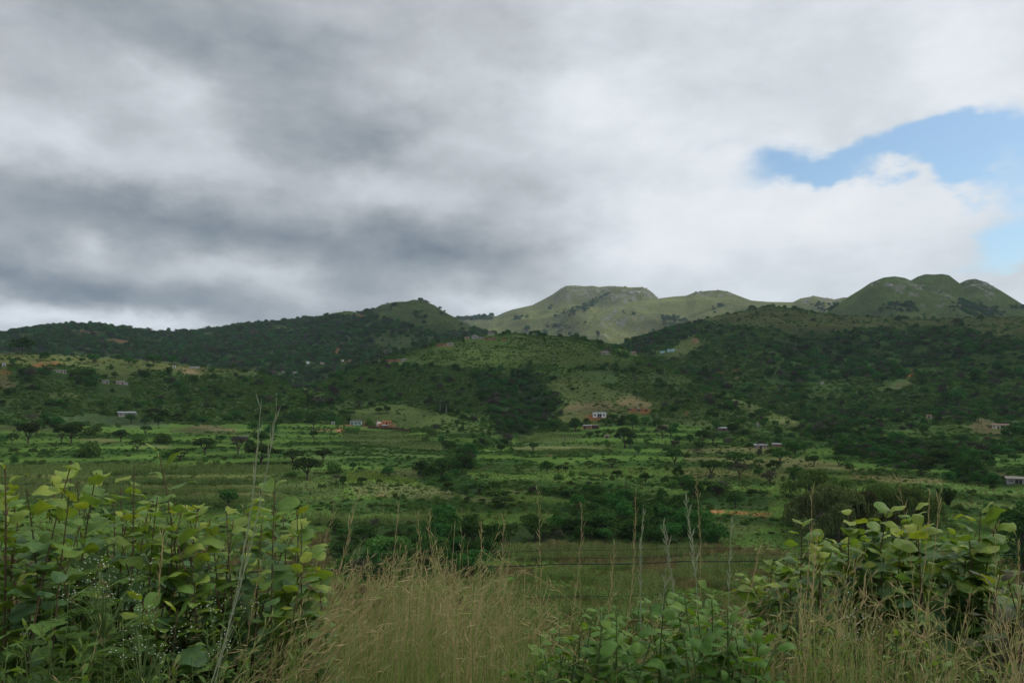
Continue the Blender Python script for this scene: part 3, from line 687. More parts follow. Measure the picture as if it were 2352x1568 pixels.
# vertex normals from the height field, shared across the pieces
P3 = np.stack([X2, Y2, Z + CAMZ], -1)
ga = np.gradient(P3, axis=0); gr_ = np.gradient(P3, axis=1)
NRM = np.cross(gr_, ga); NRM /= np.linalg.norm(NRM, axis=-1)[..., None] + 1e-9
NRM *= np.where(NRM[..., 2:3] < 0, -1, 1)
na, nr = Z.shape
ii, jj = np.meshgrid(np.arange(na - 1), np.arange(nr - 1), indexing='ij')
quad = np.stack([ii * nr + jj, (ii + 1) * nr + jj, (ii + 1) * nr + jj + 1, ii * nr + jj + 1], -1).reshape(-1, 4)
fl = LID[:-1, :-1].ravel()
STRUCT = ['ground', 'mountain', 'domed_mountain', 'wooded_hill', 'bushy_hill', 'village_hill', 'plateau_hill', 'ridge_mountain', 'front_dome', 'far_dome']
SLAB = ['valley floor of terraced fields and road verge', 'distant sunlit grassy mountain with flat rocky tops', 'middle and highest of three rounded grassy domes', 'dark wooded hill with one grassy dome', 'dark bushy hill under the domed mountain', 'village hill with scattered houses in the centre', 'low bushy plateau at the left with a grassy rim', 'sunlit grassy ridge mountain with rocky knob before the flat-topped one', 'front dome of three, smooth with a rock band', 'last dome of three with a cliff on its shoulder']
cf, nf, rf, pf = COL.reshape(-1, 3), NRM.reshape(-1, 3), rock.ravel(), P3.reshape(-1, 3)
for k_ in range(10):
    q = quad[fl == k_]
    idx, inv = np.unique(q, return_inverse=True)
    me = mesh_np(STRUCT[k_], pf[idx], inv.reshape(-1, 4), TM[k_], True)
    a = me.color_attributes.new('cover', 'FLOAT_COLOR', 'POINT')
    a.data.foreach_set('color', np.concatenate([cf[idx], np.ones((len(idx), 1))], 1).astype(np.float32).ravel())
    a = me.attributes.new('rock', 'FLOAT', 'POINT'); a.data.foreach_set('value', rf[idx].astype(np.float32))
    me.normals_split_custom_set_from_vertices(nf[idx].astype(np.float32))
    tag(link(bpy.data.objects.new(STRUCT[k_], me)), SLAB[k_], 'hill' if k_ else 'ground', kind='structure')

# ------------------------------------------------------------------ foliage materials
def leaf_mat(name, dark, light, trans=.3, warm=None, gloss=0.0):
    m, t = mat(name)
    g = nd(t, 'ShaderNodeNewGeometry'); oi = nd(t, 'ShaderNodeObjectInfo')
    c = mixc(t, g.outputs['Random Per Island'], dark, light)
    hsv = nd(t, 'ShaderNodeHueSaturation')
    t.links.new(mr(t, oi.outputs['Random'], 0, 1, .475, .52), hsv.inputs['Hue'])
    t.links.new(mr(t, oi.outputs['Random'], 0, 1, .65, 1.6), hsv.inputs['Value'])
    t.links.new(c, hsv.inputs['Color'])
    d = nd(t, 'ShaderNodeBsdfDiffuse'); t.links.new(hsv.outputs[0], d.inputs[0])
    tr = nd(t, 'ShaderNodeBsdfTranslucent'); t.links.new(mixc(t, 1.0, hsv.outputs[0], warm or (1.1, 1.15, .6), 'MULTIPLY'), tr.inputs[0])
    mx = nd(t, 'ShaderNodeMixShader'); mx.inputs[0].default_value = trans
    t.links.new(d.outputs[0], mx.inputs[1]); t.links.new(tr.outputs[0], mx.inputs[2])
    o = nd(t, 'ShaderNodeOutputMaterial'); t.links.new(mx.outputs[0], o.inputs[0])
    return m
def plain(name, col, rough=.8, var=.25, scale=3.0):
    m, t = mat(name)
    tcn = nd(t, 'ShaderNodeTexCoord')
    c = mixc(t, 1.0, col, mixc(t, mr(t, tnoise(t, scale, 5, .6, tcn.outputs['Object']), .3, .7, 0, 1), (1 - var,) * 3, (1 + var,) * 3), 'MULTIPLY')
    b = nd(t, 'ShaderNodeBsdfPrincipled'); t.links.new(c, b.inputs['Base Color']); b.inputs['Roughness'].default_value = rough
    b.inputs['Specular IOR Level'].default_value = .2
    o = nd(t, 'ShaderNodeOutputMaterial'); t.links.new(b.outputs[0], o.inputs[0])
    return m
BARK, PALEBARK = plain('grey_brown_bark', (.07, .055, .04)), plain('pale_bark', (.30, .28, .24))
MR_ = leaf_mat('dark_tree_leaves', (.022, .056, .014), (.056, .13, .03), .25)
MA_ = leaf_mat('acacia_leaves', (.024, .046, .014), (.058, .10, .028), .25)
MB_ = leaf_mat('bush_leaves', (.042, .082, .02), (.085, .158, .036), .28)
MG_ = leaf_mat('grey_brown_twigs', (.045, .045, .032), (.09, .088, .06), .1)
ME_ = leaf_mat('eucalyptus_leaves', (.03, .05, .022), (.06, .085, .04), .2)
ML_ = leaf_mat('bright_bush_leaves', (.05, .09, .022), (.1, .17, .04), .3)
MW_ = leaf_mat('willow_leaves', (.042, .072, .018), (.09, .132, .036), .3)
MWB = leaf_mat('brown_willow_leaves', (.046, .058, .02), (.105, .118, .046), .25)

def leafquads(pos, nrm, size, rg, aspect=.6):
    n = len(pos)
    nrm = nrm + rg.normal(0, .55, (n, 3)); nrm /= np.linalg.norm(nrm, axis=1)[:, None] + 1e-9
    r = rg.normal(0, 1, (n, 3))
    a = np.cross(nrm, r); a /= np.linalg.norm(a, axis=1)[:, None] + 1e-9
    b = np.cross(nrm, a)
    s = (size * rg.uniform(.6, 1.4, n))[:, None]
    A, B = a * s, b * s * aspect
    bend = nrm * s * .25
    v = np.stack([pos - A - bend, pos - B * .9, pos + A - bend, pos + B * .9], 1).reshape(-1, 3)
    return v, np.arange(n * 4).reshape(-1, 4)
def blobs(cs, rs, n, size, rg, inner=.25):
    """leaf clumps over and inside a set of ellipsoids"""
    cs, rs = np.array(cs, float), np.array(rs, float)
    w = (rs[:, 0] * rs[:, 1] + rs[:, 0] * rs[:, 2]); w = w / w.sum()
    k = rg.choice(len(cs), n, p=w)
    d = rg.normal(0, 1, (n, 3)); d /= np.linalg.norm(d, axis=1)[:, None]
    d[:, 2] = np.where(d[:, 2] < -.5, -d[:, 2], d[:, 2])
    rad = np.where(rg.random(n) < inner, rg.uniform(.3, .9, n), rg.uniform(.88, 1.08, n))
    pos = cs[k] + d * rs[k] * rad[:, None]
    nr = d / rs[k]; nr /= np.linalg.norm(nr, axis=1)[:, None]
    return leafquads(pos, nr + np.array([0, 0, .25]), size, rg)
PROTO = {}       # kind -> list of (crown mesh, trunk mesh or None, leaf material); all 10 m wide
def reg(kind, crown, trunk):
    PROTO.setdefault(kind, []).append((crown, trunk))
def mk_round(seed, mt, n=900):
    rg = np.random.default_rng(seed); cs, rs = [], []
    for i in range(11):
        th, ph = rg.uniform(0, 6.28), rg.uniform(-.5, 1.2)
        R = rg.uniform(2.0, 3.4)
        cs.append((R * math.cos(th) * math.cos(ph), R * math.sin(th) * math.cos(ph), 4.6 + R * .85 * math.sin(ph))); q = rg.uniform(1.3, 2.2); rs.append((q, q, q * .8))
    cs.append((0, 0, 4.6)); rs.append((3.2, 3.2, 2.8))
    v, f = blobs(cs, rs, n, .42, rg)
    tb = MB(); tb.tube([(0, 0, -.6), (.1, 0, 1), (.2, .1, 2.2), (.1, .1, 4)], [.45, .34, .28, .15])
    for i in range(4):
        th = i * 1.6 + rg.uniform(0, .6)
        tb.tube([(.15, .05, 1.6 + .2 * i), (1.2 * math.cos(th), 1.2 * math.sin(th), 3), (2.3 * math.cos(th), 2.3 * math.sin(th), 4.4)], [.2, .14, .06], 5)
    return mesh_np('crown', v, f, mt, False), tb.mesh('trunk', BARK, True)
def mk_acacia(seed, mt, n=900, flat=.28, h=4.6):
    rg = np.random.default_rng(seed); cs, rs = [], []
    tb = MB(); tb.tube([(0, 0, -.6), (.1, 0, .8), (0, .1, 1.5)], [.36, .28, .25], 7)
    for i in range(9):
        th, R = i * .7 + rg.uniform(-.3, .3), rg.uniform(1.2, 3.9)
        c = (R * math.cos(th), R * math.sin(th), h + rg.uniform(-.5, .7) - .05 * R * R)
        q = rg.uniform(1.1, 1.9); cs.append(c); rs.append((q, q, q * flat))
        if i % 2 == 0:
            tb.tube([(0, .05, rg.uniform(1.0, 1.6)), (c[0] * .35, c[1] * .35, h * .55), (c[0] * .8, c[1] * .8, c[2] - .15)], [.2, .15, .05], 5)
    cs.append((0, 0, h + .3)); rs.append((2.2, 2.2, .8))
    v, f = blobs(cs, rs, n, .30, rg, .35)
    return mesh_np('crown', v, f, mt, False), tb.mesh('trunk', BARK, True)
def mk_bush(seed, mt, n=520):
    rg = np.random.default_rng(seed); cs, rs = [], []
    for i in range(8):
        th, R = rg.uniform(0, 6.28), rg.uniform(.8, 3.3)
        q = rg.uniform(1.3, 2.3); cs.append((R * math.cos(th), R * math.sin(th), rg.uniform(.5, 2.6) * (1 - R / 6))); rs.append((q, q, q * .85))
    v, f = blobs(cs, rs, n, .46, rg, .2)
    return mesh_np('bush', v, f, mt, False), None
def mk_tall(seed, mt, n=700, bark=None, conif=False):
    rg = np.random.default_rng(seed); cs, rs = [], []
    if conif:
        for i in range(14):
            k = i / 13; q = 3.6 * (1 - k) + .4
            for j in range(3):
                th = rg.uniform(0, 6.28); cs.append((q * .5 * math.cos(th), q * .5 * math.sin(th), 2.5 + 12 * k)); rs.append((q * .6, q * .6, .7))
        top = 14
    else:
        for i in range(10):
            th, R = rg.uniform(0, 6.28), rg.uniform(.5, 2.8)
            q = rg.uniform(1.1, 2.1); cs.append((R * math.cos(th), R * math.sin(th), rg.uniform(5.5, 13))); rs.append((q, q, q * .9))
        top = 11
    v, f = blobs(cs, rs, n, .4, rg, .3)
    tb = MB(); tb.tube([(0, 0, -.8), (.1, 0, 3), (-.1, .1, 7), (.1, 0, top)], [.38, .3, .2, .05])
    return mesh_np('crown', v, f, mt, False), tb.mesh('trunk', bark or BARK, True)
for i in range(4): reg('R', *mk_round(100 + i, MR_))
for i in range(4): reg('A', *mk_acacia(200 + i, MA_, n=2000, flat=(.42, .62, .5, .72)[i], h=(3.9, 4.0, 4.5, 4.2)[i]))
reg('U', *mk_acacia(230, MA_, 700, .2, 3.2))
for i in range(4): reg('B', *mk_bush(300 + i, MB_))
for i in range(2): reg('L', *mk_bush(330 + i, ML_))
reg('G', *mk_acacia(240, MG_, 700, .5, 4.4))
for i in range(2): reg('D', *mk_round(150 + i, MG_, 600))
reg('E', *mk_tall(400, ME_, 700, PALEBARK)); reg('E', *mk_tall(401, ME_, 700, PALEBARK))
reg('C', *mk_tall(420, MR_, 900, None, True))
KN = {'R': ('round_tree', 'tree', 'dense dark round tree'), 'A': ('acacia_tree', 'tree', 'flat-topped acacia'), 'U': ('umbrella_acacia', 'tree', 'wide umbrella acacia'), 'B': ('bush', 'bush', 'dark bush'), 'L': ('bush', 'bush', 'bright green bush'),
      'G': ('bare_acacia', 'tree', 'thin grey acacia'), 'D': ('grey_tree', 'tree', 'grey-brown tree'), 'E': ('eucalyptus_tree', 'tree', 'pale-trunked eucalyptus'), 'C': ('pine_tree', 'tree', 'dark pointed pine')}
HTS = {'R': 7.6, 'A': 5.4, 'U': 4.0, 'B': 3.6, 'L': 3.6, 'G': 5.4, 'D': 7.6, 'E': 14, 'C': 15}
# trees and bushes one can tell apart: source tile, x, base y, width, height (tile units), kind
TL = [
 (T0, "165,700,130,120,A 390,690,270,215,A 850,690,190,180,A 980,690,250,205,A 1300,860,380,170,B 1280,575,300,110,B 1665,670,200,140,A 1890,790,280,110,U 2005,570,150,100,A 1930,650,180,90,B 2200,690,280,125,B 1812,425,140,110,R 2000,440,115,75,R 2180,455,150,120,R 1620,470,65,55,B 2090,335,190,90,A 2230,330,90,60,R 2200,240,100,120,R 790,480,180,110,R 655,440,120,80,R 440,455,180,130,G 240,440,220,70,B 1120,480,140,70,R 960,460,110,50,B 220,950,120,110,B 170,800,100,50,B 360,870,110,50,B 650,830,160,60,B 460,805,120,45,B 400,965,150,40,B 590,970,120,45,B 2300,880,230,70,B 100,385,200,70,B 1050,590,170,110,A 30,660,120,90,B"),
 (T1, "90,370,150,80,A 260,390,100,50,B 370,450,60,50,B 470,830,300,180,A 130,930,320,130,U 680,680,150,80,R 470,645,60,35,B 930,840,260,200,G 1090,800,130,125,R 1250,970,460,190,A 1240,700,240,140,R 1400,600,240,140,R 1150,560,180,120,R 1450,470,140,70,R 1970,495,190,190,R 2230,420,150,90,R 2310,490,120,100,R 1970,615,120,75,R 1770,480,50,35,B 2040,180,250,110,D 1880,1200,360,260,A 1680,960,300,160,A 2250,1100,260,150,B 2280,1260,180,110,G 800,1035,140,75,B 910,1010,70,50,B 650,1020,140,90,B 480,945,110,60,B 410,1010,90,60,B 1650,1150,200,70,B 1510,830,140,60,B 1850,820,90,40,B 790,1567,270,205,R 2100,930,250,130,A 560,760,120,70,B 1830,570,60,35,B"),
 (T2, "515,275,120,70,R 630,278,100,78,R 125,330,140,65,A 390,455,150,110,L 130,530,290,75,B 1170,520,120,70,B 1240,570,140,60,B 1160,668,150,78,B 1380,720,100,105,R 1490,732,90,67,R 165,1060,100,100,R 270,1085,90,60,R 640,1155,230,110,R 280,1270,140,95,A 525,1255,100,60,A 20,1330,120,170,A 685,1290,70,45,B 415,1330,60,30,B 850,1450,70,70,B 600,1435,40,40,B 760,1430,90,60,B 1360,255,180,190,E 1445,278,130,150,E 1210,230,150,130,G 2205,850,140,120,A 1720,1050,240,170,A 1480,1050,230,150,R 1080,1075,110,110,D 1220,1100,180,100,B 1660,1115,140,70,B 1450,1190,220,110,B 1240,1265,120,70,B 1430,1390,130,90,A 1530,1390,90,85,R 1700,1385,180,95,R 2230,1567,360,120,A 2000,1320,100,60,B 1940,1525,110,60,A 1730,1505,90,60,D 1590,1470,130,60,B 1790,1440,120,60,B 2250,1240,110,50,B 1660,530,90,85,B 1770,870,200,150,R 1650,890,200,110,R 2110,1400,350,90,B 2290,695,160,120,D 240,200,160,70,D 2190,460,80,60,B 1900,1010,60,40,B"),
 (T3, "290,815,150,120,A 120,830,75,50,B 485,1110,190,155,R 640,1095,110,95,A 740,1095,80,78,A 830,1142,90,80,B 660,1190,180,80,B 1070,628,120,78,A 1190,605,110,80,A 1265,572,55,40,B 1335,562,90,75,B 1305,688,65,52,B 1560,760,300,265,A 1630,772,110,130,R 870,528,210,150,R 740,530,160,110,L 600,530,220,150,R 1030,415,110,62,R 1400,400,180,95,R 1300,450,200,85,R 1660,500,180,190,R 1520,440,150,90,R 1840,445,140,100,R 2000,510,150,130,R 2070,640,190,165,G 2220,510,140,85,R 1810,530,90,60,L 1840,680,70,60,B 1910,652,70,42,B 2300,690,130,85,R 2240,785,130,110,G 1740,838,90,85,R 2150,848,150,90,A 2240,1000,250,180,A 1380,1020,320,100,U 1445,1180,140,100,A 1780,1090,180,55,U 1840,1260,170,150,A 2110,1215,120,75,B 2290,1190,150,140,R 1250,852,75,42,B 1250,890,60,25,B 1060,950,45,25,B 1220,1025,55,40,B 2025,1030,70,45,B 1910,935,60,48,A 2140,1060,70,40,B 800,1262,110,50,B 1060,1315,90,85,G 1360,1330,90,70,R 860,1205,80,45,B 700,1340,80,40,B 140,1252,80,42,B 240,1245,120,50,B 940,1280,80,30,B 2220,1310,170,110,B 1930,1312,70,62,R 580,905,90,50,B 740,975,70,30,B 445,1415,70,55,B 1210,1420,160,110,R 1080,1450,200,90,B"),
 (T4, "105,692,130,102,R 270,705,190,155,A 420,695,260,130,A 570,612,90,60,R 470,522,105,120,R 700,555,180,115,R 820,707,65,68,R 940,652,80,60,R 1045,667,120,68,R 705,732,90,46,L 925,812,130,112,A 1090,778,110,100,G 1050,838,90,72,B 1200,828,120,60,L 1320,812,160,70,B 1340,935,240,112,R 1550,850,170,130,R 1430,792,170,110,R 1680,817,160,112,R 1810,1012,150,132,A 2150,1003,180,102,A 1720,935,110,72,B 2290,1042,120,72,B 205,872,130,92,G 525,882,80,66,A 75,878,100,60,B 980,887,60,35,B 460,762,45,50,A 760,1005,400,155,R 390,1140,320,190,A 1060,992,140,62,R 1060,1057,110,50,B 1260,1125,200,155,A 780,1180,260,180,G 340,1362,240,132,A 1200,1250,230,142,D 1540,1262,190,212,R 60,1222,130,82,R 1450,422,60,48,B 1090,372,250,130,R 960,372,100,80,R 1110,470,110,80,R 920,212,60,100,C 640,240,110,120,R 510,222,80,62,R 560,75,90,80,R"),
 (T5, "260,682,150,80,R 600,675,230,115,R 890,662,120,56,B 910,712,60,46,B 1120,693,140,90,A 1240,683,100,80,R 1480,703,200,105,A 970,572,100,82,R 990,472,110,52,B 1200,562,100,42,B 1720,392,130,82,A 2140,592,200,112,R 1270,162,120,150,R 1430,164,200,165,R 2000,832,150,82,R 2140,852,140,72,R 1800,812,140,72,R 1780,892,200,82,R 1820,927,90,56,R 1660,960,120,140,R 2230,937,140,76,R 2100,952,120,50,B 1920,1022,80,80,R 1230,812,80,62,R 1050,742,100,46,B 240,467,130,72,R 1930,1342,80,62,R 1770,1452,60,32,B 2035,1457,40,26,B 1840,1562,150,52,B 2150,1372,80,32,B 1640,1372,130,42,B 400,1070,80,40,B 1125,1155,45,30,B 960,1140,170,70,U 2060,1220,50,60,A"),
 ((0, 612.5), None)]
HILLT = [ # hill tiles (scale 1/4): trees standing on crests and slopes
 (C1, "200,805,180,110,R 365,800,100,105,R 865,890,90,70,R 745,880,35,35,R 1415,905,120,80,R 1580,900,90,60,R 1340,860,60,60,C 1185,895,80,50,R 1240,900,50,35,R 1375,945,60,45,R 1550,1000,80,60,R 2140,940,50,45,R 120,910,60,50,R 1055,1030,60,50,A 1025,940,40,30,B 955,890,20,22,B 1850,905,90,60,R 1015,548,14,18,C 985,540,12,14,C 910,538,22,18,C 950,542,14,14,R 840,530,16,12,R 760,528,14,12,C"),
 (C2, "1060,400,14,22,C 1030,425,26,34,C 1070,455,30,55,C 750,495,36,60,C 690,500,60,50,R 800,480,50,30,R 990,440,40,22,R 1240,410,28,32,R 1360,345,16,22,R 1855,660,70,75,C 1445,745,60,50,R 1130,880,120,80,E 1180,915,60,45,R 770,950,50,90,C 650,975,70,40,R 415,990,60,50,R 300,990,70,50,R 1105,640,40,50,C 1900,700,45,70,C 1105,790,40,50,C 900,715,50,60,C"),
 (C3, "140,595,80,45,R 230,640,90,50,R 535,645,50,42,R 600,655,30,22,R 300,640,40,30,R 2058,440,34,30,C 1490,590,40,40,C 1418,605,30,40,C 1220,680,40,32,R 960,980,70,60,R 1120,985,45,40,R 1180,1000,40,40,R 660,945,50,35,R 600,1130,25,22,A 560,1140,45,30,R 788,680,40,80,D 1880,1500,75,75,R 2010,1530,90,60,R 2180,1290,50,55,R 1460,1560,120,80,R 300,700,40,40,R"),
 (C4, "468,385,45,55,R 400,358,22,18,R 1770,685,70,90,C 1205,520,55,60,R 1960,510,60,50,R 1780,540,40,45,R 2075,560,30,22,R 850,830,100,60,R 740,800,110,60,R 1000,1060,90,70,R 1170,1000,80,60,R 1400,1010,100,40,R")]
SPEC = []                      # (frame x, base y, width, height, kind)
for o, s in TL[:-1]:
    for e in s.split():
        a = e.split(','); SPEC.append((o[0] + K * float(a[0]), o[1] + K * float(a[1]), K * float(a[2]), K * float(a[3]), a[4]))
for o, s in HILLT:
    for e in s.split():
        a = e.split(','); SPEC.append((o[0] + Q * float(a[0]), o[1] + Q * float(a[1]), Q * float(a[2]), Q * float(a[3]), a[4]))

# ------------------------------------------------------------------ scatter of the uncountable bush and woodland
da = np.abs(np.gradient(AZ))[:, None]; dr = np.gradient(RR)[None, :]
AREA = R2 * da * dr
LW = {0: (1.9, 5.0), 1: (8, 12), 2: (8, 12), 3: (7, 9.5), 4: (4.6, 8.0), 5: (2.5, 6.0), 6: (2.8, 6.5), 7: (8, 12), 8: (8, 11), 9: (8, 11)}
view = (np.abs(A2) < math.radians(36.5)) & (R2 > 95) & (R2 < 4600)
# faces turned away behind a crest are not sampled densely
pts_s, pts_w = [], []
def inst_array(cells, W, kindn):
    i, j = np.unravel_index(cells, Z.shape)
    a = AZ[i] + (rng.random(len(cells)) - .5) * np.abs(np.gradient(AZ))[i]
    r = RR[j] + (rng.random(len(cells)) - .5) * np.gradient(RR)[j]
    return np.stack([r * np.sin(a), r * np.cos(a), zat(a, r)], 1), W
for k_ in range(10):
    ws, wt = LW[k_]
    clump = np.clip((fbm(X2 / (ws * 5), Y2 / (ws * 5), 3, 60 + k_) - .25) * 3.4, .25, 2.2)
    mk = view & (LID == k_) & (DENS > .005)
    far = np.where(PX > 2360, 1, 1)
    for share, wm, arr in ((1 - TALL, ws, pts_s), (TALL, wt, pts_w)):
        lam = np.where(mk, AREA * DENS * share * np.where(DENS < .9, clump, 1) / (.785 * wm * wm) * 1.7, 0)
        cnt = rng.poisson(lam)
        cells = np.repeat(np.arange(Z.size), cnt.ravel())
        if len(cells) == 0: continue
        w = wm * np.exp(rng.normal(0, .28, len(cells)))
        p, _ = inst_array(cells, w, 0)
        arr.append(np.concatenate([p, w[:, None]], 1))
pts_s, pts_w = np.concatenate(pts_s), np.concatenate(pts_w)
HOUSES = []          # filled below; (x, y, radius) kept free of bush
def keep_free(p, xy, rad):
    if len(p) == 0: return p
    return p[np.hypot(p[:, 0] - xy[0], p[:, 1] - xy[1]) > rad + p[:, 3] * .5]
# utility: landmarks used to say where a tree stands
LM = [(293, 950, 'the long block house'), (817, 972, 'the turquoise house'), (890, 970, 'the orange brick house'), (1377, 955, 'the white house'), (1356, 985, 'the brown mud shacks'), (1467, 943, 'the red earth yard'), (2297, 982, 'the cream house'),
      (2134, 955, 'the lone block hut'), (2335, 1105, 'the weathered grey house'), (555, 1008, 'the dark-roofed shed'), (1750, 1028, 'the low pink house'), (900, 1088, 'the bright maize'), (1070, 1055, 'the stream thicket'), (1680, 1172, 'the red dirt road'),
      (1980, 1140, 'the willows'), (1296, 1008, 'the field pole'), (485, 992, 'the ploughed strip'), (1270, 1044, 'the red field bank'), (2177, 1152, 'the bamboo clump'), (1700, 1005, 'the bright green plot'), (1090, 776, 'the white-roofed house'), (138, 855, 'the hedged pale house'),
      (270, 880, 'the plateau cottages'), (2010, 1040, 'the dark grove'), (1540, 806, 'the turquoise sheds'), (1020, 792, 'the hilltop block-house'), (912, 828, 'the ruined wall'), (700, 833, 'the valley cottage'), (1000, 690, 'the grassy dome'), (1400, 690, 'the flat mountain'), (2050, 640, 'the three domes'), (230, 745, 'the plantation ridge'),
      (60, 1030, 'the far field edge'), (395, 1030, 'the maize terraces'), (1560, 1110, 'the thicket pole'), (1000, 945, 'the smooth clearing'), (1230, 920, 'the wooded gully'), (2000, 1090, 'the dry grass slope'), (1170, 1150, 'the dry spur'), (1480, 1040, 'the open meadow')]
SIZEW = ((26, 'broad'), (14, 'mid-sized'), (0, 'small'))
ORD = ['', 'second', 'third', 'fourth', 'fifth', 'sixth', 'seventh', 'eighth', 'ninth', 'tenth', 'eleventh', 'twelfth', 'thirteenth', 'fourteenth', 'fifteenth', 'sixteenth']
def describe(items):
    """items: (x, y, width, kind phrase) in frame units -> one label each"""
    keys = {}
    for n, (x, y, w, ph) in enumerate(items):
        ds = sorted((math.hypot(x - a, (y - b) * 2.2), c, a, b) for a, b, c in LM)
        d0, c0, a0, b0 = ds[0]
        best, c1 = 9, ds[1][1]
        for d, c, a, b in ds[1:9]:
            v1, v2 = (a0 - x, (b0 - y) * 2.2), (a - x, (b - y) * 2.2)
            cs_ = (v1[0] * v2[0] + v1[1] * v2[1]) / (math.hypot(*v1) * math.hypot(*v2) + 1e-6)
            if cs_ < best: best, c1 = cs_, c
        sz = next(s for t, s in SIZEW if w >= t)
        keys.setdefault((sz, ph, c0, c1), []).append((d0, n))
    out = [None] * len(items)
    for (sz, ph, c0, c1), l in keys.items():
        for q, (d, n) in enumerate(sorted(l)):
            o = ORD[min(q, 15)]
            out[n] = f"{sz} {ph}, first from {c0} toward {c1}" if not o else f"{sz} {ph}, {o} from {c0} toward {c1}"
    return out
# promote the scatter points that show largest to individual trees
allp = np.concatenate([np.concatenate([pts_s, np.zeros((len(pts_s), 1)), np.arange(len(pts_s))[:, None]], 1), np.concatenate([pts_w, np.ones((len(pts_w), 1)), np.arange(len(pts_w))[:, None]], 1)])
fx, fy = project(allp[:, 0], allp[:, 1], allp[:, 2])
dist = np.hypot(allp[:, 0], allp[:, 1])
fw = allp[:, 3] / dist * FD
DCL = DENS[np.clip(np.searchsorted(AZ, np.arctan2(allp[:, 0], allp[:, 1])), 0, len(AZ) - 1), np.clip(np.searchsorted(RR, dist), 0, len(RR) - 1)]
cand = np.where((fx > 10) & (fx < 2340) & (fy > 800) & (fy < 1260) & (dist > 110) & (DCL > .4))[0]
cand = cand[np.argsort(-fw[cand])]
promoted = []
sx = [(s[0], s[1]) for s in SPEC]
drop = ([], [])
for c in cand:
    if len(promoted) >= 70: break
    if any('house' in l_ or 'shack' in l_ or 'cottage' in l_ or 'shed' in l_ for a, b, l_ in LM if abs(fx[c] - a) < 26 and -6 < fy[c] - b < 34): continue
    if all(abs(fx[c] - a) > 16 or abs(fy[c] - b) > 8 for a, b in sx):
        sx.append((fx[c], fy[c])); promoted.append(c)
        drop[int(allp[c, 4])].append(int(allp[c, 5]))
pts_s = np.delete(pts_s, drop[0], 0); pts_w = np.delete(pts_w, drop[1], 0)
TREES = []
for (x, y, w, h, k_) in SPEC:
    p, r = ground(x, y, 95)
    sc = r / FD
    TREES.append((p, w * sc, h * sc * 1.04, k_, x, y, w))
for c in promoted:
    k_ = random.choice('RRA') if allp[c, 4] else 'B'
    W_ = allp[c, 3]
    TREES.append((Vector(allp[c, :3]), W_, HTS[k_] * W_ / 10 * random.uniform(.85, 1.1), k_, fx[c], fy[c], fw[c]))
labs = describe([(x, y, w, KN[k_][2]) for (_, _, _, k_, x, y, w) in TREES])
SRC = {}
cnt_k = {}
for (p, w, h, k_, x, y, fwid), lb in zip(TREES, labs):
    n = cnt_k.get(k_, 0); cnt_k[k_] = n + 1
    var = n % len(PROTO[k_]); crown, trunk = PROTO[k_][var]
    nm, cat, ph = KN[k_]
    if trunk is None:
        t_ = link(bpy.data.objects.new(nm, crown)); src = t_
    else:
        t_ = link(bpy.data.objects.new(nm, None)); t_.empty_display_size = .5
        src = link(bpy.data.objects.new('crown', crown), t_)
        link(bpy.data.objects.new('trunk', trunk), t_)
    SRC.setdefault(k_, {}).setdefault(var, src)
    t_.location = p - Vector((0, 0, .02 * h)); t_.rotation_euler[2] = random.uniform(0, 6.28)
    sxy = w / 10 * 1.2; t_.scale = (sxy, sxy, h / HTS[k_] * 1.12)
    tag(t_, lb, cat, 'trees and bushes one can tell apart in the valley and on the hills')

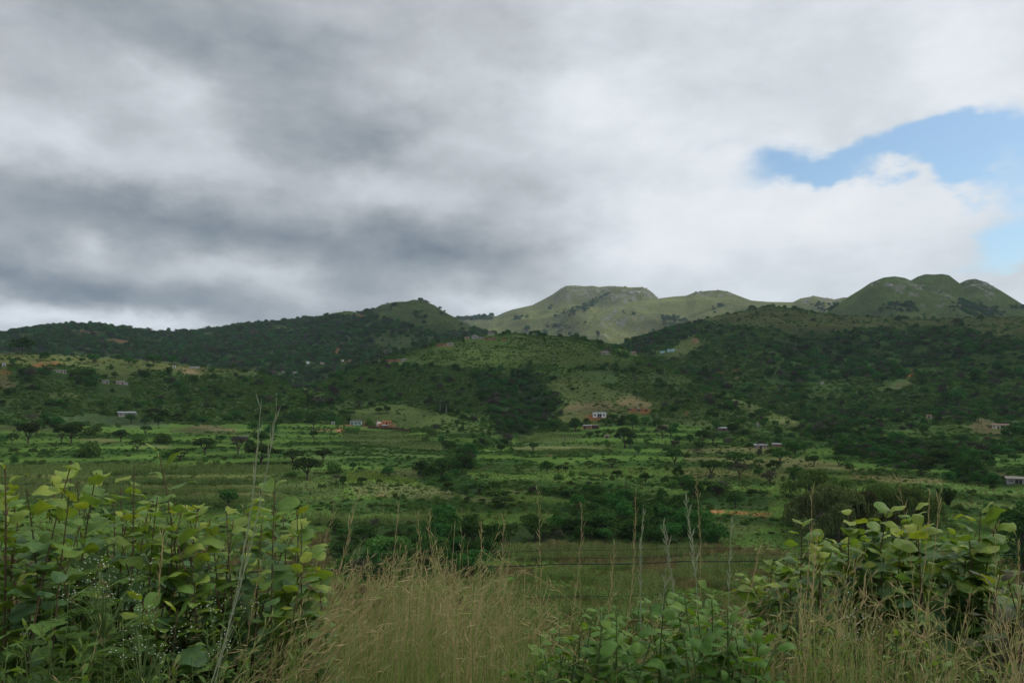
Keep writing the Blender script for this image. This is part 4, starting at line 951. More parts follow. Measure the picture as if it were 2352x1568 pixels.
# ------------------------------------------------------------------ geometry-node scatter for what nobody could count
def scatter(name, label, cat, pts, srcs, zs=None, tilt=0.0, rot=None, srot=True):
    """pts (n,4): position and scale; srcs: objects whose meshes are repeated"""
    n = len(pts)
    me = bpy.data.meshes.new(name)
    me.vertices.add(n); me.vertices.foreach_set('co', pts[:, :3].astype(np.float32).ravel())
    a = me.attributes.new('scl', 'FLOAT_VECTOR', 'POINT')
    s = pts[:, 3]; zz = s * (rng.uniform(.8, 1.2, n) if zs is None else zs)
    a.data.foreach_set('vector', np.stack([s, s, zz], 1).astype(np.float32).ravel())
    a = me.attributes.new('rot', 'FLOAT_VECTOR', 'POINT')
    rr = rng.uniform(0, 6.283, n) if rot is None else rot
    a.data.foreach_set('vector', np.stack([rng.normal(0, tilt, n), rng.normal(0, tilt, n), rr], 1).astype(np.float32).ravel())
    a = me.attributes.new('pick', 'INT', 'POINT'); a.data.foreach_set('value', rng.integers(0, len(srcs), n).astype(np.int32))
    o = link(bpy.data.objects.new(name, me))
    g = bpy.data.node_groups.new(name + '_scatter', 'GeometryNodeTree')
    g.interface.new_socket('Geometry', in_out='INPUT', socket_type='NodeSocketGeometry'); g.interface.new_socket('Geometry', in_out='OUTPUT', socket_type='NodeSocketGeometry')
    gi_, go = g.nodes.new('NodeGroupInput'), g.nodes.new('NodeGroupOutput')
    ip = g.nodes.new('GeometryNodeInstanceOnPoints'); jn = g.nodes.new('GeometryNodeJoinGeometry')
    for so in srcs:
        oi = g.nodes.new('GeometryNodeObjectInfo'); oi.transform_space = 'ORIGINAL'
        oi.inputs['Object'].default_value = so; oi.inputs['As Instance'].default_value = True
        g.links.new(oi.outputs['Geometry'], jn.inputs[0])
    def na_(nm, ty):
        q = g.nodes.new('GeometryNodeInputNamedAttribute'); q.data_type = ty; q.inputs['Name'].default_value = nm
        return q.outputs['Attribute']
    g.links.new(gi_.outputs[0], ip.inputs['Points']); g.links.new(jn.outputs[0], ip.inputs['Instance'])
    ip.inputs['Pick Instance'].default_value = True
    g.links.new(na_('pick', 'INT'), ip.inputs['Instance Index']); g.links.new(na_('rot', 'FLOAT_VECTOR'), ip.inputs['Rotation']); g.links.new(na_('scl', 'FLOAT_VECTOR'), ip.inputs['Scale'])
    g.links.new(ip.outputs[0], go.inputs[0])
    md = o.modifiers.new('scatter', 'NODES'); md.node_group = g
    tag(o, label, cat, kind='stuff')
    return o

# ------------------------------------------------------------------ rock outcrops of the mountain tops
ROCKM = plain('grey_rock', (.27, .262, .235), .95, .35, .25)
def rock_mesh(seed):
    rg = np.random.default_rng(seed); bm = bpy.data.meshes.new('boulder')
    n1, n2 = 7, 10
    th = np.linspace(0, math.pi, n1); ph = np.arange(n2) * 2 * math.pi / n2
    r = 5 * rg.uniform(.65, 1.15, (n1, n2)); r[0] = r[0, 0]; r[-1] = r[-1, 0]
    v = np.stack([r * np.sin(th)[:, None] * np.cos(ph), r * np.sin(th)[:, None] * np.sin(ph), r * np.cos(th)[:, None] * .75 + 1.0], -1).reshape(-1, 3)
    f = [(i * n2 + j, (i + 1) * n2 + j, (i + 1) * n2 + (j + 1) % n2, i * n2 + (j + 1) % n2) for i in range(n1 - 1) for j in range(n2)]
    return mesh_np('boulder', v, np.array(f), ROCKM, False)
BOUL = []
for sd_, x_, y_, s_, lb_ in ((1, 2046, 658, 1.5, 'grey boulder in the rock band of the front dome'), (2, 1446, 674, 1.6, 'grey boulder on the flat-topped mountain'), (3, 2262, 656, 1.6, 'grey boulder on the cliff of the last dome')):
    p, r = ground(x_, y_, 1800); o = link(bpy.data.objects.new('boulder', rock_mesh(sd_))); o.location = p; o.scale = (s_,) * 3; tag(o, lb_, 'rock'); BOUL.append(o)
cnt = rng.poisson(np.where(view & (rock > .12), AREA * np.clip(rock, 0, 1) / 190.0, 0))
cells = np.repeat(np.arange(Z.size), cnt.ravel())
pr_, _ = inst_array(cells, None, 0)

# ------------------------------------------------------------------ houses
WALLM = {n: plain(n + '_wall', c, .9, .18, .8) for n, c in dict(white=(.74, .74, .72), pale=(.30, .27, .24), grey=(.30, .29, .28), pink=(.42, .30, .26), turq=(.34, .46, .43), orange=(.50, .20, .09), brick=(.26, .12, .08), cream=(.62, .56, .42), mud=(.20, .13, .09), aqua=(.34, .55, .60)).items()}
ROOFM = {n: plain(n + '_roof', c, .6, .25, 1.2) for n, c in dict(tin=(.24, .25, .27), dark=(.07, .07, .07), rust=(.17, .08, .055), white=(.78, .79, .80), thatch=(.16, .14, .11), red=(.26, .09, .06), aqua=(.40, .60, .66)).items()}
DOORM, GLASS, FRAMEM = plain('dark_doorway', (.03, .028, .026)), plain('dark_window', (.045, .05, .055), .3), plain('window_frame', (.5, .5, .48))
def house(x, y, w, h, wall, roof, label, style='flat', openings='wd', yaw=0.0, name='house', dep=.6, roofhang=.06, cat='house'):
    """x, y: middle of the base line in the frame; w, h frame units; openings: letters left to right, w window, d door, p dark panel for porch shade"""
    p, r = ground(x, y, 95)
    sc = r / FD
    W_, H_ = max(w * sc * 1.08, 2.2), max(h * sc * 1.15, 1.9)
    D_ = max(W_ * dep, 2.4)
    t_ = link(bpy.data.objects.new(name, None))
    t_.location = p; t_.rotation_euler[2] = math.radians(yaw) - math.atan2(p.x, p.y)
    HOUSES.append((p.x, p.y, W_ * .6))
    b = MB(); b.box((0, D_ / 2, H_ / 2 - 1.0), (W_, D_, H_ + 2.0))
    if style == 'gable':
        rise = W_ * .16 if dep > 1 else D_ * .3
        b.add([(-W_ / 2, 0, H_), (W_ / 2, 0, H_), (0, 0, H_ + rise), (-W_ / 2, D_, H_), (W_ / 2, D_, H_), (0, D_, H_ + rise)], [(0, 1, 2, 2), (4, 3, 5, 5)])
    b.obj('wall', WALLM[wall], t_)
    if roof:
        rb = MB()
        e, th = .35, .1
        if style == 'gable':
            for s in (-1, 1):
                rb.add([(s * (W_ / 2 + e), -e, H_ - .12), (s * (W_ / 2 + e), D_ + e, H_ - .12), (0, D_ + e, H_ + rise), (0, -e, H_ + rise), (s * (W_ / 2 + e), -e, H_ - .02), (s * (W_ / 2 + e), D_ + e, H_ - .02), (0, D_ + e, H_ + rise + .1), (0, -e, H_ + rise + .1)],
                       [(0, 1, 2, 3), (4, 5, 6, 7), (0, 1, 5, 4), (0, 3, 7, 4), (1, 2, 6, 5)])
        elif style == 'hip':
            z0, z1 = H_ + .01, H_ + D_ * .28
            q = [(-W_ / 2 - e, -e, z0), (W_ / 2 + e, -e, z0), (W_ / 2 + e, D_ + e, z0), (-W_ / 2 - e, D_ + e, z0), (-W_ / 2 + D_ / 2, D_ / 2, z1), (W_ / 2 - D_ / 2, D_ / 2, z1)]
            rb.add(q, [(0, 1, 5, 4), (2, 3, 4, 5), (1, 2, 5, 5), (3, 0, 4, 4), (0, 3, 2, 1)])
        elif style == 'hut':
            n_ = 14
            q = [(W_ * .68 * math.cos(i * 6.283 / n_), D_ / 2 + W_ * .68 * math.sin(i * 6.283 / n_), H_ - .2) for i in range(n_)] + [(0, D_ / 2, H_ + W_ * .5)]
            rb.add(q, [(i, (i + 1) % n_, n_, n_) for i in range(n_)])
        else:
            rise = D_ * .10
            q = [(-W_ / 2 - e, -e, H_ + .02), (W_ / 2 + e, -e, H_ + .02), (W_ / 2 + e, D_ + e, H_ + .02 + rise), (-W_ / 2 - e, D_ + e, H_ + .02 + rise)]
            q += [(a, b_, c + th) for a, b_, c in q]
            rb.add(q, [(3, 2, 1, 0), (4, 5, 6, 7), (0, 1, 5, 4), (1, 2, 6, 5), (2, 3, 7, 6), (3, 0, 4, 7)])
        rb.obj('roof', ROOFM[roof], t_)
    n_ = len(openings)
    for i, c in enumerate(openings):
        cx = (-.5 + (i + .5) / n_) * W_; ow = min(W_ / n_ * .55, 1.5 if c != 'p' else 9)
        if c == 'w':
            ob = MB(); ob.box((cx, -.03, H_ * .56), (ow, .06, H_ * .36)); wo_ = ob.obj('window', GLASS, t_)
            fb = MB(); fb.box((cx, -.07, H_ * .56), (.07, .02, H_ * .36)); fb.box((cx, -.08, H_ * .36), (ow + .16, .10, .08)); fb.box((cx, -.08, H_ * .755), (ow + .16, .08, .06)); fb.obj('frame', FRAMEM, wo_)
        elif c == 'd':
            ob = MB(); ob.box((cx, -.03, H_ * .36), (min(ow, 1.0), .06, H_ * .72)); ob.obj('door', DOORM, t_)
        elif c == 'p':
            ob = MB(); ob.box((cx, -.03, H_ * .46), (W_ / n_ * .95, .06, H_ * .82)); ob.obj('porch', DOORM, t_)  # flat dark panel, the shade of the open porch put in as colour
            pb = MB()
            for s in (-.48, 0, .48): pb.box((cx + s * W_ / n_, -.12, H_ * .45), (.18, .12, H_ * .9))
            pb.obj('porch_post', WALLM[wall], t_)
    tag(t_, label, cat, 'houses and sheds of the hillside homesteads')
    return t_
house(293, 956.5, 31, 7, 'pale', 'tin', 'long pale block house with low tin roof above the maize', openings='wwdw', yaw=8)
house(817, 976.5, 23, 8, 'turq', 'dark', 'turquoise painted house with white end behind a dark hedge', openings='dww', yaw=-6)
house(888, 975.5, 19, 8, 'orange', None, 'orange brick house with two windows and flat top', openings='wdw')
house(871, 977.5, 9, 8, 'white', 'rust', 'white gable-ended shed between turquoise and orange houses', 'gable', '', 20, dep=1.2, name='shed', cat='shed')
house(875, 978.5, 12, 5.5, 'orange', None, 'low unroofed orange block room beside the orange brick house', openings='d', name='unroofed_room', cat='building')
house(884, 982.5, 14, 2.8, 'mud', 'tin', 'low tin-roofed shelter at the corner of the brush kraal', openings='', name='shelter', cat='shelter')
house(843, 977, 12, 5, 'mud', 'rust', 'rusty roofed mud hut right next to the turquoise house', openings='d', name='hut', cat='hut')
house(765, 974, 6, 5, 'white', 'dark', 'tiny white hut among dark trees over the red bank', openings='d', name='hut', cat='hut')
house(1377, 958.6, 28, 8.5, 'white', 'tin', 'white house with dark open porch on the dry slope', openings='wpw', dep=.5)
house(1349, 985.3, 17, 7, 'brick', 'tin', 'brown mud shack with pale roof edge below the white house', openings='dww', name='shack', cat='shack')
house(1367, 985, 14, 7, 'mud', 'dark', 'dark open shack joined to the brown mud shack', openings='pp', name='shack', cat='shack')
house(1467, 944, 10, 4, 'mud', 'thatch', 'grey thatched hut in the red earth yard', 'hip', 'd', name='hut', cat='hut')
house(1484, 944.5, 6, 4, 'brick', 'rust', 'small brick hut at the end of the red earth yard', openings='d', name='hut', cat='hut')
house(1450, 943.5, 6, 3.5, 'brick', 'rust', 'low brick hut at the start of the red earth yard', openings='w', name='hut', cat='hut')
house(1527, 984, 9, 5, 'pink', 'rust', 'small pinkish hut with rusty roof among the trees', openings='wd', name='hut', cat='hut')
house(1541, 987, 9, 4, 'pink', None, 'broken pink wall room below the pinkish hut', openings='d', name='unroofed_room', cat='building')
house(1394, 1006.5, 9, 4.5, 'pale', 'rust', 'lone rusty-roofed hut standing in the meadow', openings='d', name='hut', cat='hut')
house(1747, 1029.8, 24, 6, 'pink', 'tin', 'low pink house with a grey end behind a bare acacia', openings='wdw')
house(1785, 1027.5, 18, 4, 'mud', 'tin', 'low shed with pale roof line beside the low pink house', openings='', name='shed', cat='shed')
house(1662, 989.5, 22, 5, 'mud', 'tin', 'low house with pale roof between two round dark trees', openings='wdw')
house(1741, 979, 6, 4, 'grey', 'thatch', 'grey domed hut roof above the low pink house', 'hut', '', name='hut', cat='hut')
house(2134, 959.5, 9, 5, 'pink', 'rust', 'lone square block hut with red earth beside it', openings='d', name='hut', cat='hut')
house(2298, 984.5, 26, 6.5, 'cream', 'rust', 'cream house with rusty roof edge and dark doorway', openings='wdpw')
house(2278, 983, 6, 3.5, 'mud', 'dark', 'dark lean-to shed beside the cream house', openings='', name='shed', cat='shed')
house(2163, 1046, 25, 5, 'grey', None, 'grey unroofed block house above the dark grove', openings='wdww')
house(2340, 1111, 36, 8, 'grey', 'thatch', 'weathered grey house at the edge of the green field', openings='wpw', yaw=5)
house(1390, 814.5, 18, 6.5, 'pale', 'rust', 'pale house with dark openings high on the village hill', 'gable', 'wdww')
house(1455, 813, 12, 5, 'pink', 'tin', 'pink hut at the shoulder of the village hill', openings='wd', name='hut', cat='hut')
house(1522, 810.5, 10, 3.5, 'aqua', 'aqua', 'small turquoise shed, lower of the two by the gully', openings='', name='shed', cat='shed')
house(1541, 807.5, 15, 4.5, 'aqua', 'aqua', 'long turquoise shed, upper of the two by the gully', openings='w', name='shed', cat='shed')
house(1034, 793.5, 14, 5.5, 'pale', 'tin', 'pale block house at the end of the brick foundation', openings='w')
house(1015, 793.5, 22, 3.5, 'brick', None, 'low brick foundation beside the pale block house', openings='ddd', name='foundation_wall', cat='wall', dep=.4)
house(905, 830.5, 32, 4.2, 'brick', None, 'long ruined brick wall on the shoulder of the hill', openings='dwdwd', name='ruined_wall', cat='wall', dep=.2)
house(928, 829.5, 12, 4.2, 'grey', 'tin', 'small grey house at the end of the ruined brick wall', openings='wd')
house(1091, 778, 14, 5.5, 'grey', 'white', 'hilltop house with bright white gable roof', 'gable', 'w', dep=.8)
house(1105, 779, 12, 5, 'pale', 'tin', 'pale hilltop house beside the white gable roof', openings='wd')
house(1073, 778.5, 10, 4.5, 'pink', 'tin', 'pink hilltop hut beside the power pole', openings='d', name='hut', cat='hut')
house(1128, 769, 14, 5.5, 'pale', 'rust', 'brown hilltop house highest on the crest', openings='ww')
house(1126, 780.5, 24, 4, 'brick', None, 'low brick walls of a roofless hilltop building', openings='dwd', name='unroofed_room', cat='building', dep=.3)
house(1158, 781, 6, 4, 'orange', 'rust', 'tiny orange hut alone on the hilltop', openings='d', name='hut', cat='hut')
house(138, 856, 20, 5, 'pale', None, 'pale house with dark open doorways behind the long hedge', openings='dwdd')
house(242, 880.5, 12, 5, 'pale', 'tin', 'small pale cottage half hidden by bushes on the plateau slope', openings='wd', name='cottage')
house(276, 882.5, 15, 5, 'pink', 'tin', 'pinkish cottage in the dark bushes of the plateau slope', openings='wd', name='cottage')
house(289, 884, 8, 3.5, 'grey', 'tin', 'low grey outhouse beside the pinkish cottage', openings='', name='outhouse', cat='shed')
house(9, 841, 5, 5, 'white', 'tin', 'narrow white hut at the edge of the plateau', openings='d', name='hut', cat='hut')
house(400, 845, 5, 4, 'white', 'tin', 'tiny white hut under the plateau trees', openings='d', name='hut', cat='hut')
house(447, 846, 18, 3.4, 'grey', None, 'long low grey wall on the plateau rim', openings='', name='boundary_wall', cat='wall', dep=.15)
house(707, 835, 6, 4, 'white', 'white', 'white cottage standing in the far green valley', openings='', name='cottage')
house(740, 836, 7, 3, 'pink', 'white', 'low pinkish cottage in the far green valley', openings='', name='cottage')
house(787, 830, 4, 3, 'white', 'white', 'tiny white hut under the far red bank', openings='', name='hut', cat='hut')
house(629, 854.5, 4, 3, 'white', 'tin', 'white hut first in the row on the valley rim', openings='', name='hut', cat='hut')
house(650, 856, 5, 3.4, 'pale', 'tin', 'pale hut second in the row on the valley rim', openings='', name='hut', cat='hut')
house(677, 858, 8, 2.8, 'pale', 'white', 'longest hut of the row on the valley rim', openings='', name='hut', cat='hut')
house(556, 1010, 22, 5, 'mud', 'dark', 'long low shed with dark roof behind the acacias', openings='dww', name='shed', cat='shed')
house(1888, 881.5, 5, 4, 'white', 'dark', 'white-doored hut in the clearing of the bushy hill', openings='d', name='hut', cat='hut')
house(1961, 958.5, 6, 4, 'pink', 'thatch', 'pink hut roof alone in the dark bush', 'hut', '', name='hut', cat='hut')
# brush wall of the cattle kraal, stock fence of stacked branches
BRUSH = leaf_mat('dry_brush', (.05, .03, .025), (.14, .085, .06), .0)
p0, r0 = ground(845, 983.5, 95); p1, r1 = ground(943, 990.5, 95)
kv, kf, kn = [], [], 0
rgk = np.random.default_rng(5)
tt_ = rgk.random(1500)
base = np.array(p0)[None] * (1 - tt_[:, None]) + np.array(p1)[None] * tt_[:, None]
base[:, 1] += rgk.uniform(-1.0, 1.0, 1500); base[:, 2] = zxy(base[:, 0], base[:, 1]) + rgk.uniform(0, 1.7, 1500)
v, f = leafquads(base, rgk.normal(0, 1, (1500, 3)), .75, rgk, .12)
org = np.array(p0)
kr = link(bpy.data.objects.new('brush_fence', mesh_np('brush_fence', v - org, f, BRUSH, False))); kr.location = p0
tag(kr, 'brown brush fence of the cattle kraal below the orange house', 'fence')
for (hx, hy, hr) in HOUSES:
    pts_s = keep_free(pts_s, (hx, hy), hr); pts_w = keep_free(pts_w, (hx, hy), hr)
    # keep the line of sight to the front of each house open
    q = np.hypot(hx, hy)
    for nm in (0, 1):
        P_ = (pts_s, pts_w)[nm]
        r_ = np.hypot(P_[:, 0], P_[:, 1]); off = np.abs(P_[:, 0] * hy / q - P_[:, 1] * hx / q)
        keep = ~((off < hr + P_[:, 3] * .4) & (r_ < q) & (r_ > q - 26 - P_[:, 3]))
        if nm == 0: pts_s = P_[keep]
        else: pts_w = P_[keep]
# power poles
POLEM = plain('pole_timber', (.10, .085, .07))
for (x, y, h, lb) in [(1296 + 392 * .0 + 1.3 - 0, 902.6 + K * 695, 21, 'thin timber pole standing in the maize below the mud shacks'), (1176 + K * 1568, 902.6 + K * 1390, 32, 'taller timber pole with dark top in the bushy belt'),
                      (1176 + K * 1590, 902.6 + K * 305, 13, 'short timber pole under the red earth yard'), (1176 + K * 1190, 902.6 + K * 284, 8, 'timber pole behind the white house'), (1073.5, 778, 9, 'timber pole on the hilltop beside the pink hut'), (943, 807, 9, 'timber pole on the shoulder above the ruined wall')]:
    p, r = ground(x, y, 95); H_ = h * r / FD
    pb = MB(); pb.tube([(0, 0, -.6), (0, 0, H_)], [max(.13, .00035 * r), max(.1, .0003 * r)], 7)
    t_ = link(bpy.data.objects.new('utility_pole', None)); t_.location = p
    pb.obj('post', POLEM, t_, True)
    ab = MB(); ab.box((0, 0, H_ * .93), (1.5, .1, .12)); ab.box((0, 0, H_ * .8), (.35, .3, .5)); ab.obj('crossarm', POLEM, t_)
    tag(t_, lb, 'pole', 'timber poles')

scatter('woodland', 'dark woodland and thicket covering the hills and gullies', 'woodland', np.concatenate([pts_w[:, :3] - np.array([0, 0, 1]) * pts_w[:, 3:] * .24, pts_w[:, 3:] / 10], 1), [SRC['R'][i] for i in range(4)] + [SRC['A'][1]] * 1 + [SRC['D'][0]] * 1 + [SRC['B'][2]] * 2)
scatter('hillside_scrub', 'low green scrub dotted over slopes and field edges', 'scrub', np.concatenate([pts_s[:, :3] - np.array([0, 0, 1]) * pts_s[:, 3:] * .05, pts_s[:, 3:] / 10], 1), [SRC['B'][i] for i in range(4)] * 2 + [SRC['L'][0]])
# conifers and plantation along the crests of the wooded hill
cr_ = []
for x in np.arange(0, 740, 2.3):
    p, r = ground(x, np.interp(x, [q[0] for q in LAYERS['wooded_hill']['pts']], [q[1] for q in LAYERS['wooded_hill']['pts']]) + 2.5, 1200)
    if 1300 < r < 2400: cr_.append((p.x, p.y, p.z - 1, random.uniform(.6, .95)))
for x in np.arange(1046, 1131, 1.4):
    p, r = ground(x, 733, 2500); cr_.append((p.x, p.y, p.z - 2, random.uniform(1.4, 1.9)))
scatter('ridge_trees', 'plantation trees lining the crest of the far ridges', 'trees', np.array(cr_), [SRC['R'][0], SRC['R'][1], SRC['R'][2]])
print('counts', len(TREES), len(pts_s), len(pts_w))

scatter('rock_outcrops', 'grey rocks and ledges breaking through the mountain grass', 'rocks', np.concatenate([pr_, np.exp(rng.normal(math.log(.75), .45, (len(pr_), 1)))], 1), BOUL, zs=np.exp(rng.normal(math.log(.5), .3, len(pr_))), tilt=.25)
print('rocks', len(pr_))

# ------------------------------------------------------------------ willows, bamboo, edge tree of the near field
def willow(x, y, w, h, mt, label, seed, n=5200, strands=True):
    p, r = ground(x, y, 95); sc = r / FD
    W_, H_ = w * sc, h * sc
    rg = np.random.default_rng(seed)
    t_ = link(bpy.data.objects.new('willow_tree', None)); t_.location = p
    k = 16
    cs = np.stack([np.clip(rg.normal(0, .22, k), -.44, .44) * W_, np.clip(rg.normal(0, .2, k), -.4, .4) * W_, rg.uniform(.5, .9, k) * H_], 1)
    cs[:, 2] *= 1 - .6 * (np.hypot(cs[:, 0], cs[:, 1]) / (.5 * W_)) ** 2
    rs = np.stack([rg.uniform(.12, .2, k) * W_] * 2 + [rg.uniform(.08, .15, k) * H_], 1)
    v1, f1 = blobs(cs, rs, n // 3, .42, rg, .2)
    m_ = n - n // 3
    # hanging leaf strands
    ns_ = m_ // 9
    kk = rg.integers(0, k, ns_); an = rg.uniform(0, 6.283, ns_); rad = rg.uniform(.5, 1.1, ns_)
    bx = cs[kk, 0] + np.cos(an) * rs[kk, 0] * rad; by = cs[kk, 1] + np.sin(an) * rs[kk, 1] * rad; bz_ = cs[kk, 2] + rs[kk, 2] * np.sqrt(np.clip(1.2 - rad ** 2, 0, 1)) * .8
    ln = np.minimum(rg.uniform(.10, .38, ns_) * H_, bz_ - .2)
    tq = (np.arange(9) + .5) / 9
    px_ = (bx[:, None] + np.cos(an)[:, None] * .6 * np.sqrt(tq) + rg.normal(0, .12, (ns_, 9)))
    py_ = (by[:, None] + np.sin(an)[:, None] * .6 * np.sqrt(tq) + rg.normal(0, .12, (ns_, 9)))
    pz_ = bz_[:, None] - ln[:, None] * tq
    pos = np.stack([px_, py_, pz_], -1).reshape(-1, 3)
    L_ = len(pos); th = rg.uniform(0, 6.283, L_)
    wv = np.stack([np.cos(th), np.sin(th), 0 * th], 1) * .13; hv = np.stack([rg.normal(0, .12, L_), rg.normal(0, .12, L_), np.full(L_, -.5)], 1)
    v2 = np.stack([pos - hv, pos + wv, pos + hv, pos - wv], 1).reshape(-1, 3)
    v = np.concatenate([v1, v2]); f = np.arange(len(v)).reshape(-1, 4)
    link(bpy.data.objects.new('crown', mesh_np('crown', v, f, mt, False)), t_)
    tb = MB(); tb.tube([(0, 0, -1), (.1, 0, .2 * H_), (-.1, .1, .4 * H_)], [.03 * W_, .025 * W_, .02 * W_], 8)
    for i in range(9):
        c = cs[i]; tb.tube([(-.05, .05, (.2 + .02 * i) * H_), (c[0] * .5, c[1] * .5, .5 * H_), (c[0], c[1], c[2])], [.014 * W_, .01 * W_, .004 * W_], 5)
    tb.obj('trunk', BARK, t_, True)
    tag(t_, label, 'tree', 'willows behind the near maize field')
willow(1862, 1222, 130, 95, MWB, 'brown-leaved willow with drooping crown, standing apart from the red road end', 1, 5200)
willow(1925, 1245, 165, 130, MWB, 'brown drooping willow, biggest of the clump behind the roadside shrub', 2, 7000)
willow(1990, 1242, 130, 112, MWB, 'brownish willow in the middle of the clump above the shrub tips', 3, 5200)
willow(1925, 1205, 110, 112, MW_, 'green weeping willow rising behind the biggest brown willow', 4, 4600)
willow(2040, 1215, 140, 118, MW_, 'green weeping willow with the widest crown in the clump', 5, 5600)
willow(2105, 1225, 110, 98, MW_, 'green willow at the end of the clump nearest the bamboo', 6, 4600)
willow(1860, 1140, 100, 62, MW_, 'olive willow crown standing uphill of the brown willows', 8, 3600)
# spiky bamboo clump
p, r = ground(2177, 1160, 95); sc = r / FD
t_ = link(bpy.data.objects.new('bamboo_clump', None)); t_.location = p
rgb = np.random.default_rng(11); sb, lv = MB(), []
for i in range(16):
    th = rgb.uniform(0, 6.283); R = rgb.uniform(.2, .5) * 44 * sc; H_ = rgb.uniform(.55, 1) * 36 * sc
    tip = np.array([R * math.cos(th), R * math.sin(th), H_])
    sb.tube([(0.1 * tip[0], .1 * tip[1], -.3), (.45 * tip[0], .45 * tip[1], .6 * H_), tip], [.07, .06, .02], 5)
    q = rgb.random(120); P_ = np.array([0, 0, .15 * H_]) * (1 - q)[:, None] + tip * q[:, None]
    lv.append(P_ + rgb.normal(0, 1, (120, 3)) * (.32 * sc * 10 * (1 - .75 * q))[:, None] * .32)
lv = np.concatenate(lv); v, f = leafquads(lv, rgb.normal(0, .4, lv.shape) + [0, 0, .7], .62, rgb, .3)
sb.obj('stems', BARK, t_, True); link(bpy.data.objects.new('foliage', mesh_np('foliage', v, f, MB_, False)), t_)
tag(t_, 'spiky dark bamboo clump beside the bright green field', 'bamboo')
# dark round tree at the edge of the frame and the pale twigs above it
def big_round(x, y, w, h, label, seed, mt=None, n=5200):
    p, r = ground(x, y, 95); sc = r / FD
    t_ = link(bpy.data.objects.new('round_tree', None)); t_.location = p
    rg = np.random.default_rng(seed); W_, H_ = w * sc, h * sc
    k = 18; cs = np.stack([rg.uniform(-.33, .33, k) * W_, rg.uniform(-.33, .33, k) * W_, rg.uniform(.2, .8, k) * H_], 1)
    rs = np.stack([rg.uniform(.14, .24, k) * W_] * 2 + [rg.uniform(.12, .2, k) * H_], 1)
    v, f = blobs(cs, rs, n, .36, rg, .2)
    link(bpy.data.objects.new('crown', mesh_np('crown', v, f, mt or MR_, False)), t_)
    tb = MB(); tb.tube([(0, 0, -1), (.1, 0, .4 * H_), (0, 0, .7 * H_)], [.04 * W_, .03 * W_, .01 * W_], 7); tb.obj('trunk', BARK, t_, True)
    tag(t_, label, 'tree')
big_round(2352, 1312, 122, 142, 'dark round tree filling the edge of the near maize field', 21)
big_round(1090, 1325, 92, 62, 'dark bushy tree standing over the near field behind the fence wires', 22, n=3600)
big_round(990, 1300, 120, 70, 'dark spreading tree at the near end of the maize terraces', 23, n=3600)
big_round(900, 1290, 110, 62, 'green bushy tree beside the dark spreading tree at the terraces', 24, MB_, 3600)
big_round(1480, 1240, 120, 62, 'dark wide thicket tree just above the top fence wire', 25, n=3200)
big_round(1360, 1225, 110, 60, 'olive thicket tree with open crown above the near field', 26, MA_, 3200)
big_round(1590, 1225, 110, 58, 'dark green thicket tree beside the red road grass slope', 27, n=3200)

# ------------------------------------------------------------------ maize and meadow grass
MZ = leaf_mat('maize_leaves', (.07, .12, .034), (.16, .22, .07), .3)
MZT = leaf_mat('maize_tassels', (.16, .13, .06), (.24, .20, .10), .2)
def maize_mesh(seed, mts, h=2.0):
    rg = np.random.default_rng(seed); v, f, mi = [], [], []
    def quad(a, b, c, d, m_):
        n_ = len(v); v.extend([a, b, c, d]); f.append((n_, n_ + 1, n_ + 2, n_ + 3)); mi.append(m_)
    quad((-.02, 0, -.1), (.02, 0, -.1), (.012, 0, h * .92), (-.012, 0, h * .92), 0)
    quad((0, -.02, -.1), (0, .02, -.1), (0, .012, h * .92), (0, -.012, h * .92), 0)
    for i in range(9):
        th = i * 2.6 + rg.uniform(-.4, .4); z = h * (.15 + .075 * i); l = rg.uniform(.45, .75)
        c, s = math.cos(th), math.sin(th); w = .045
        pts = [(0, z), (l * .35, z + .26), (l * .75, z + .22), (l, z - .05)]; ws = [w * .6, w, w * .8, .005]
        for k in range(3):
            (r0, z0), (r1, z1) = pts[k], pts[k + 1]
            quad((r0 * c - ws[k] * s, r0 * s + ws[k] * c, z0), (r0 * c + ws[k] * s, r0 * s - ws[k] * c, z0), (r1 * c + ws[k + 1] * s, r1 * s - ws[k + 1] * c, z1), (r1 * c - ws[k + 1] * s, r1 * s + ws[k + 1] * c, z1), 0)
    for i in range(5):
        th = i * 1.26; c, s = math.cos(th), math.sin(th)
        quad((-.008, 0, h * .9), (.008, 0, h * .9), (.12 * c + .012, .12 * s, h * 1.08), (.12 * c - .012, .12 * s, h * 1.08), 1)
    return mesh_np('maize_plant', v, np.array(f), None, False, mats=mts, mi=mi)
MZY = leaf_mat('young_maize_leaves', (.10, .16, .035), (.19, .27, .06), .35)
def tuft_mesh(seed, h=.8, n=26, spread=.5, w0=.022):
    rg = np.random.default_rng(seed); v, f = [], []
    for i in range(n):
        th = rg.uniform(0, 6.283); R = rg.uniform(0, spread); hh = h * rg.uniform(.5, 1.1); lean = rg.uniform(.1, .5) * hh
        bx, by = R * math.cos(th), R * math.sin(th); ph = th + rg.normal(0, .8)
        tx, ty = bx + lean * math.cos(ph), by + lean * math.sin(ph); a = rg.uniform(0, 6.283); w = w0
        wx, wy = w * math.cos(a), w * math.sin(a); k = len(v)
        mx_, my_ = bx + .35 * (tx - bx), by + .35 * (ty - by)
        v += [(bx - wx, by - wy, -.1), (bx + wx, by + wy, -.1), (mx_ + wx, my_ + wy, hh * .6), (mx_ - wx, my_ - wy, hh * .6), (tx + .004, ty, hh), (tx - .004, ty, hh)]
        f += [(k, k + 1, k + 2, k + 3), (k + 3, k + 2, k + 4, k + 5)]
    return v, np.array(f)
MGT = leaf_mat('meadow_grass_blades', (.075, .125, .03), (.14, .18, .055), .3)
MGD = leaf_mat('dry_grass_blades', (.13, .11, .055), (.22, .185, .095), .3)
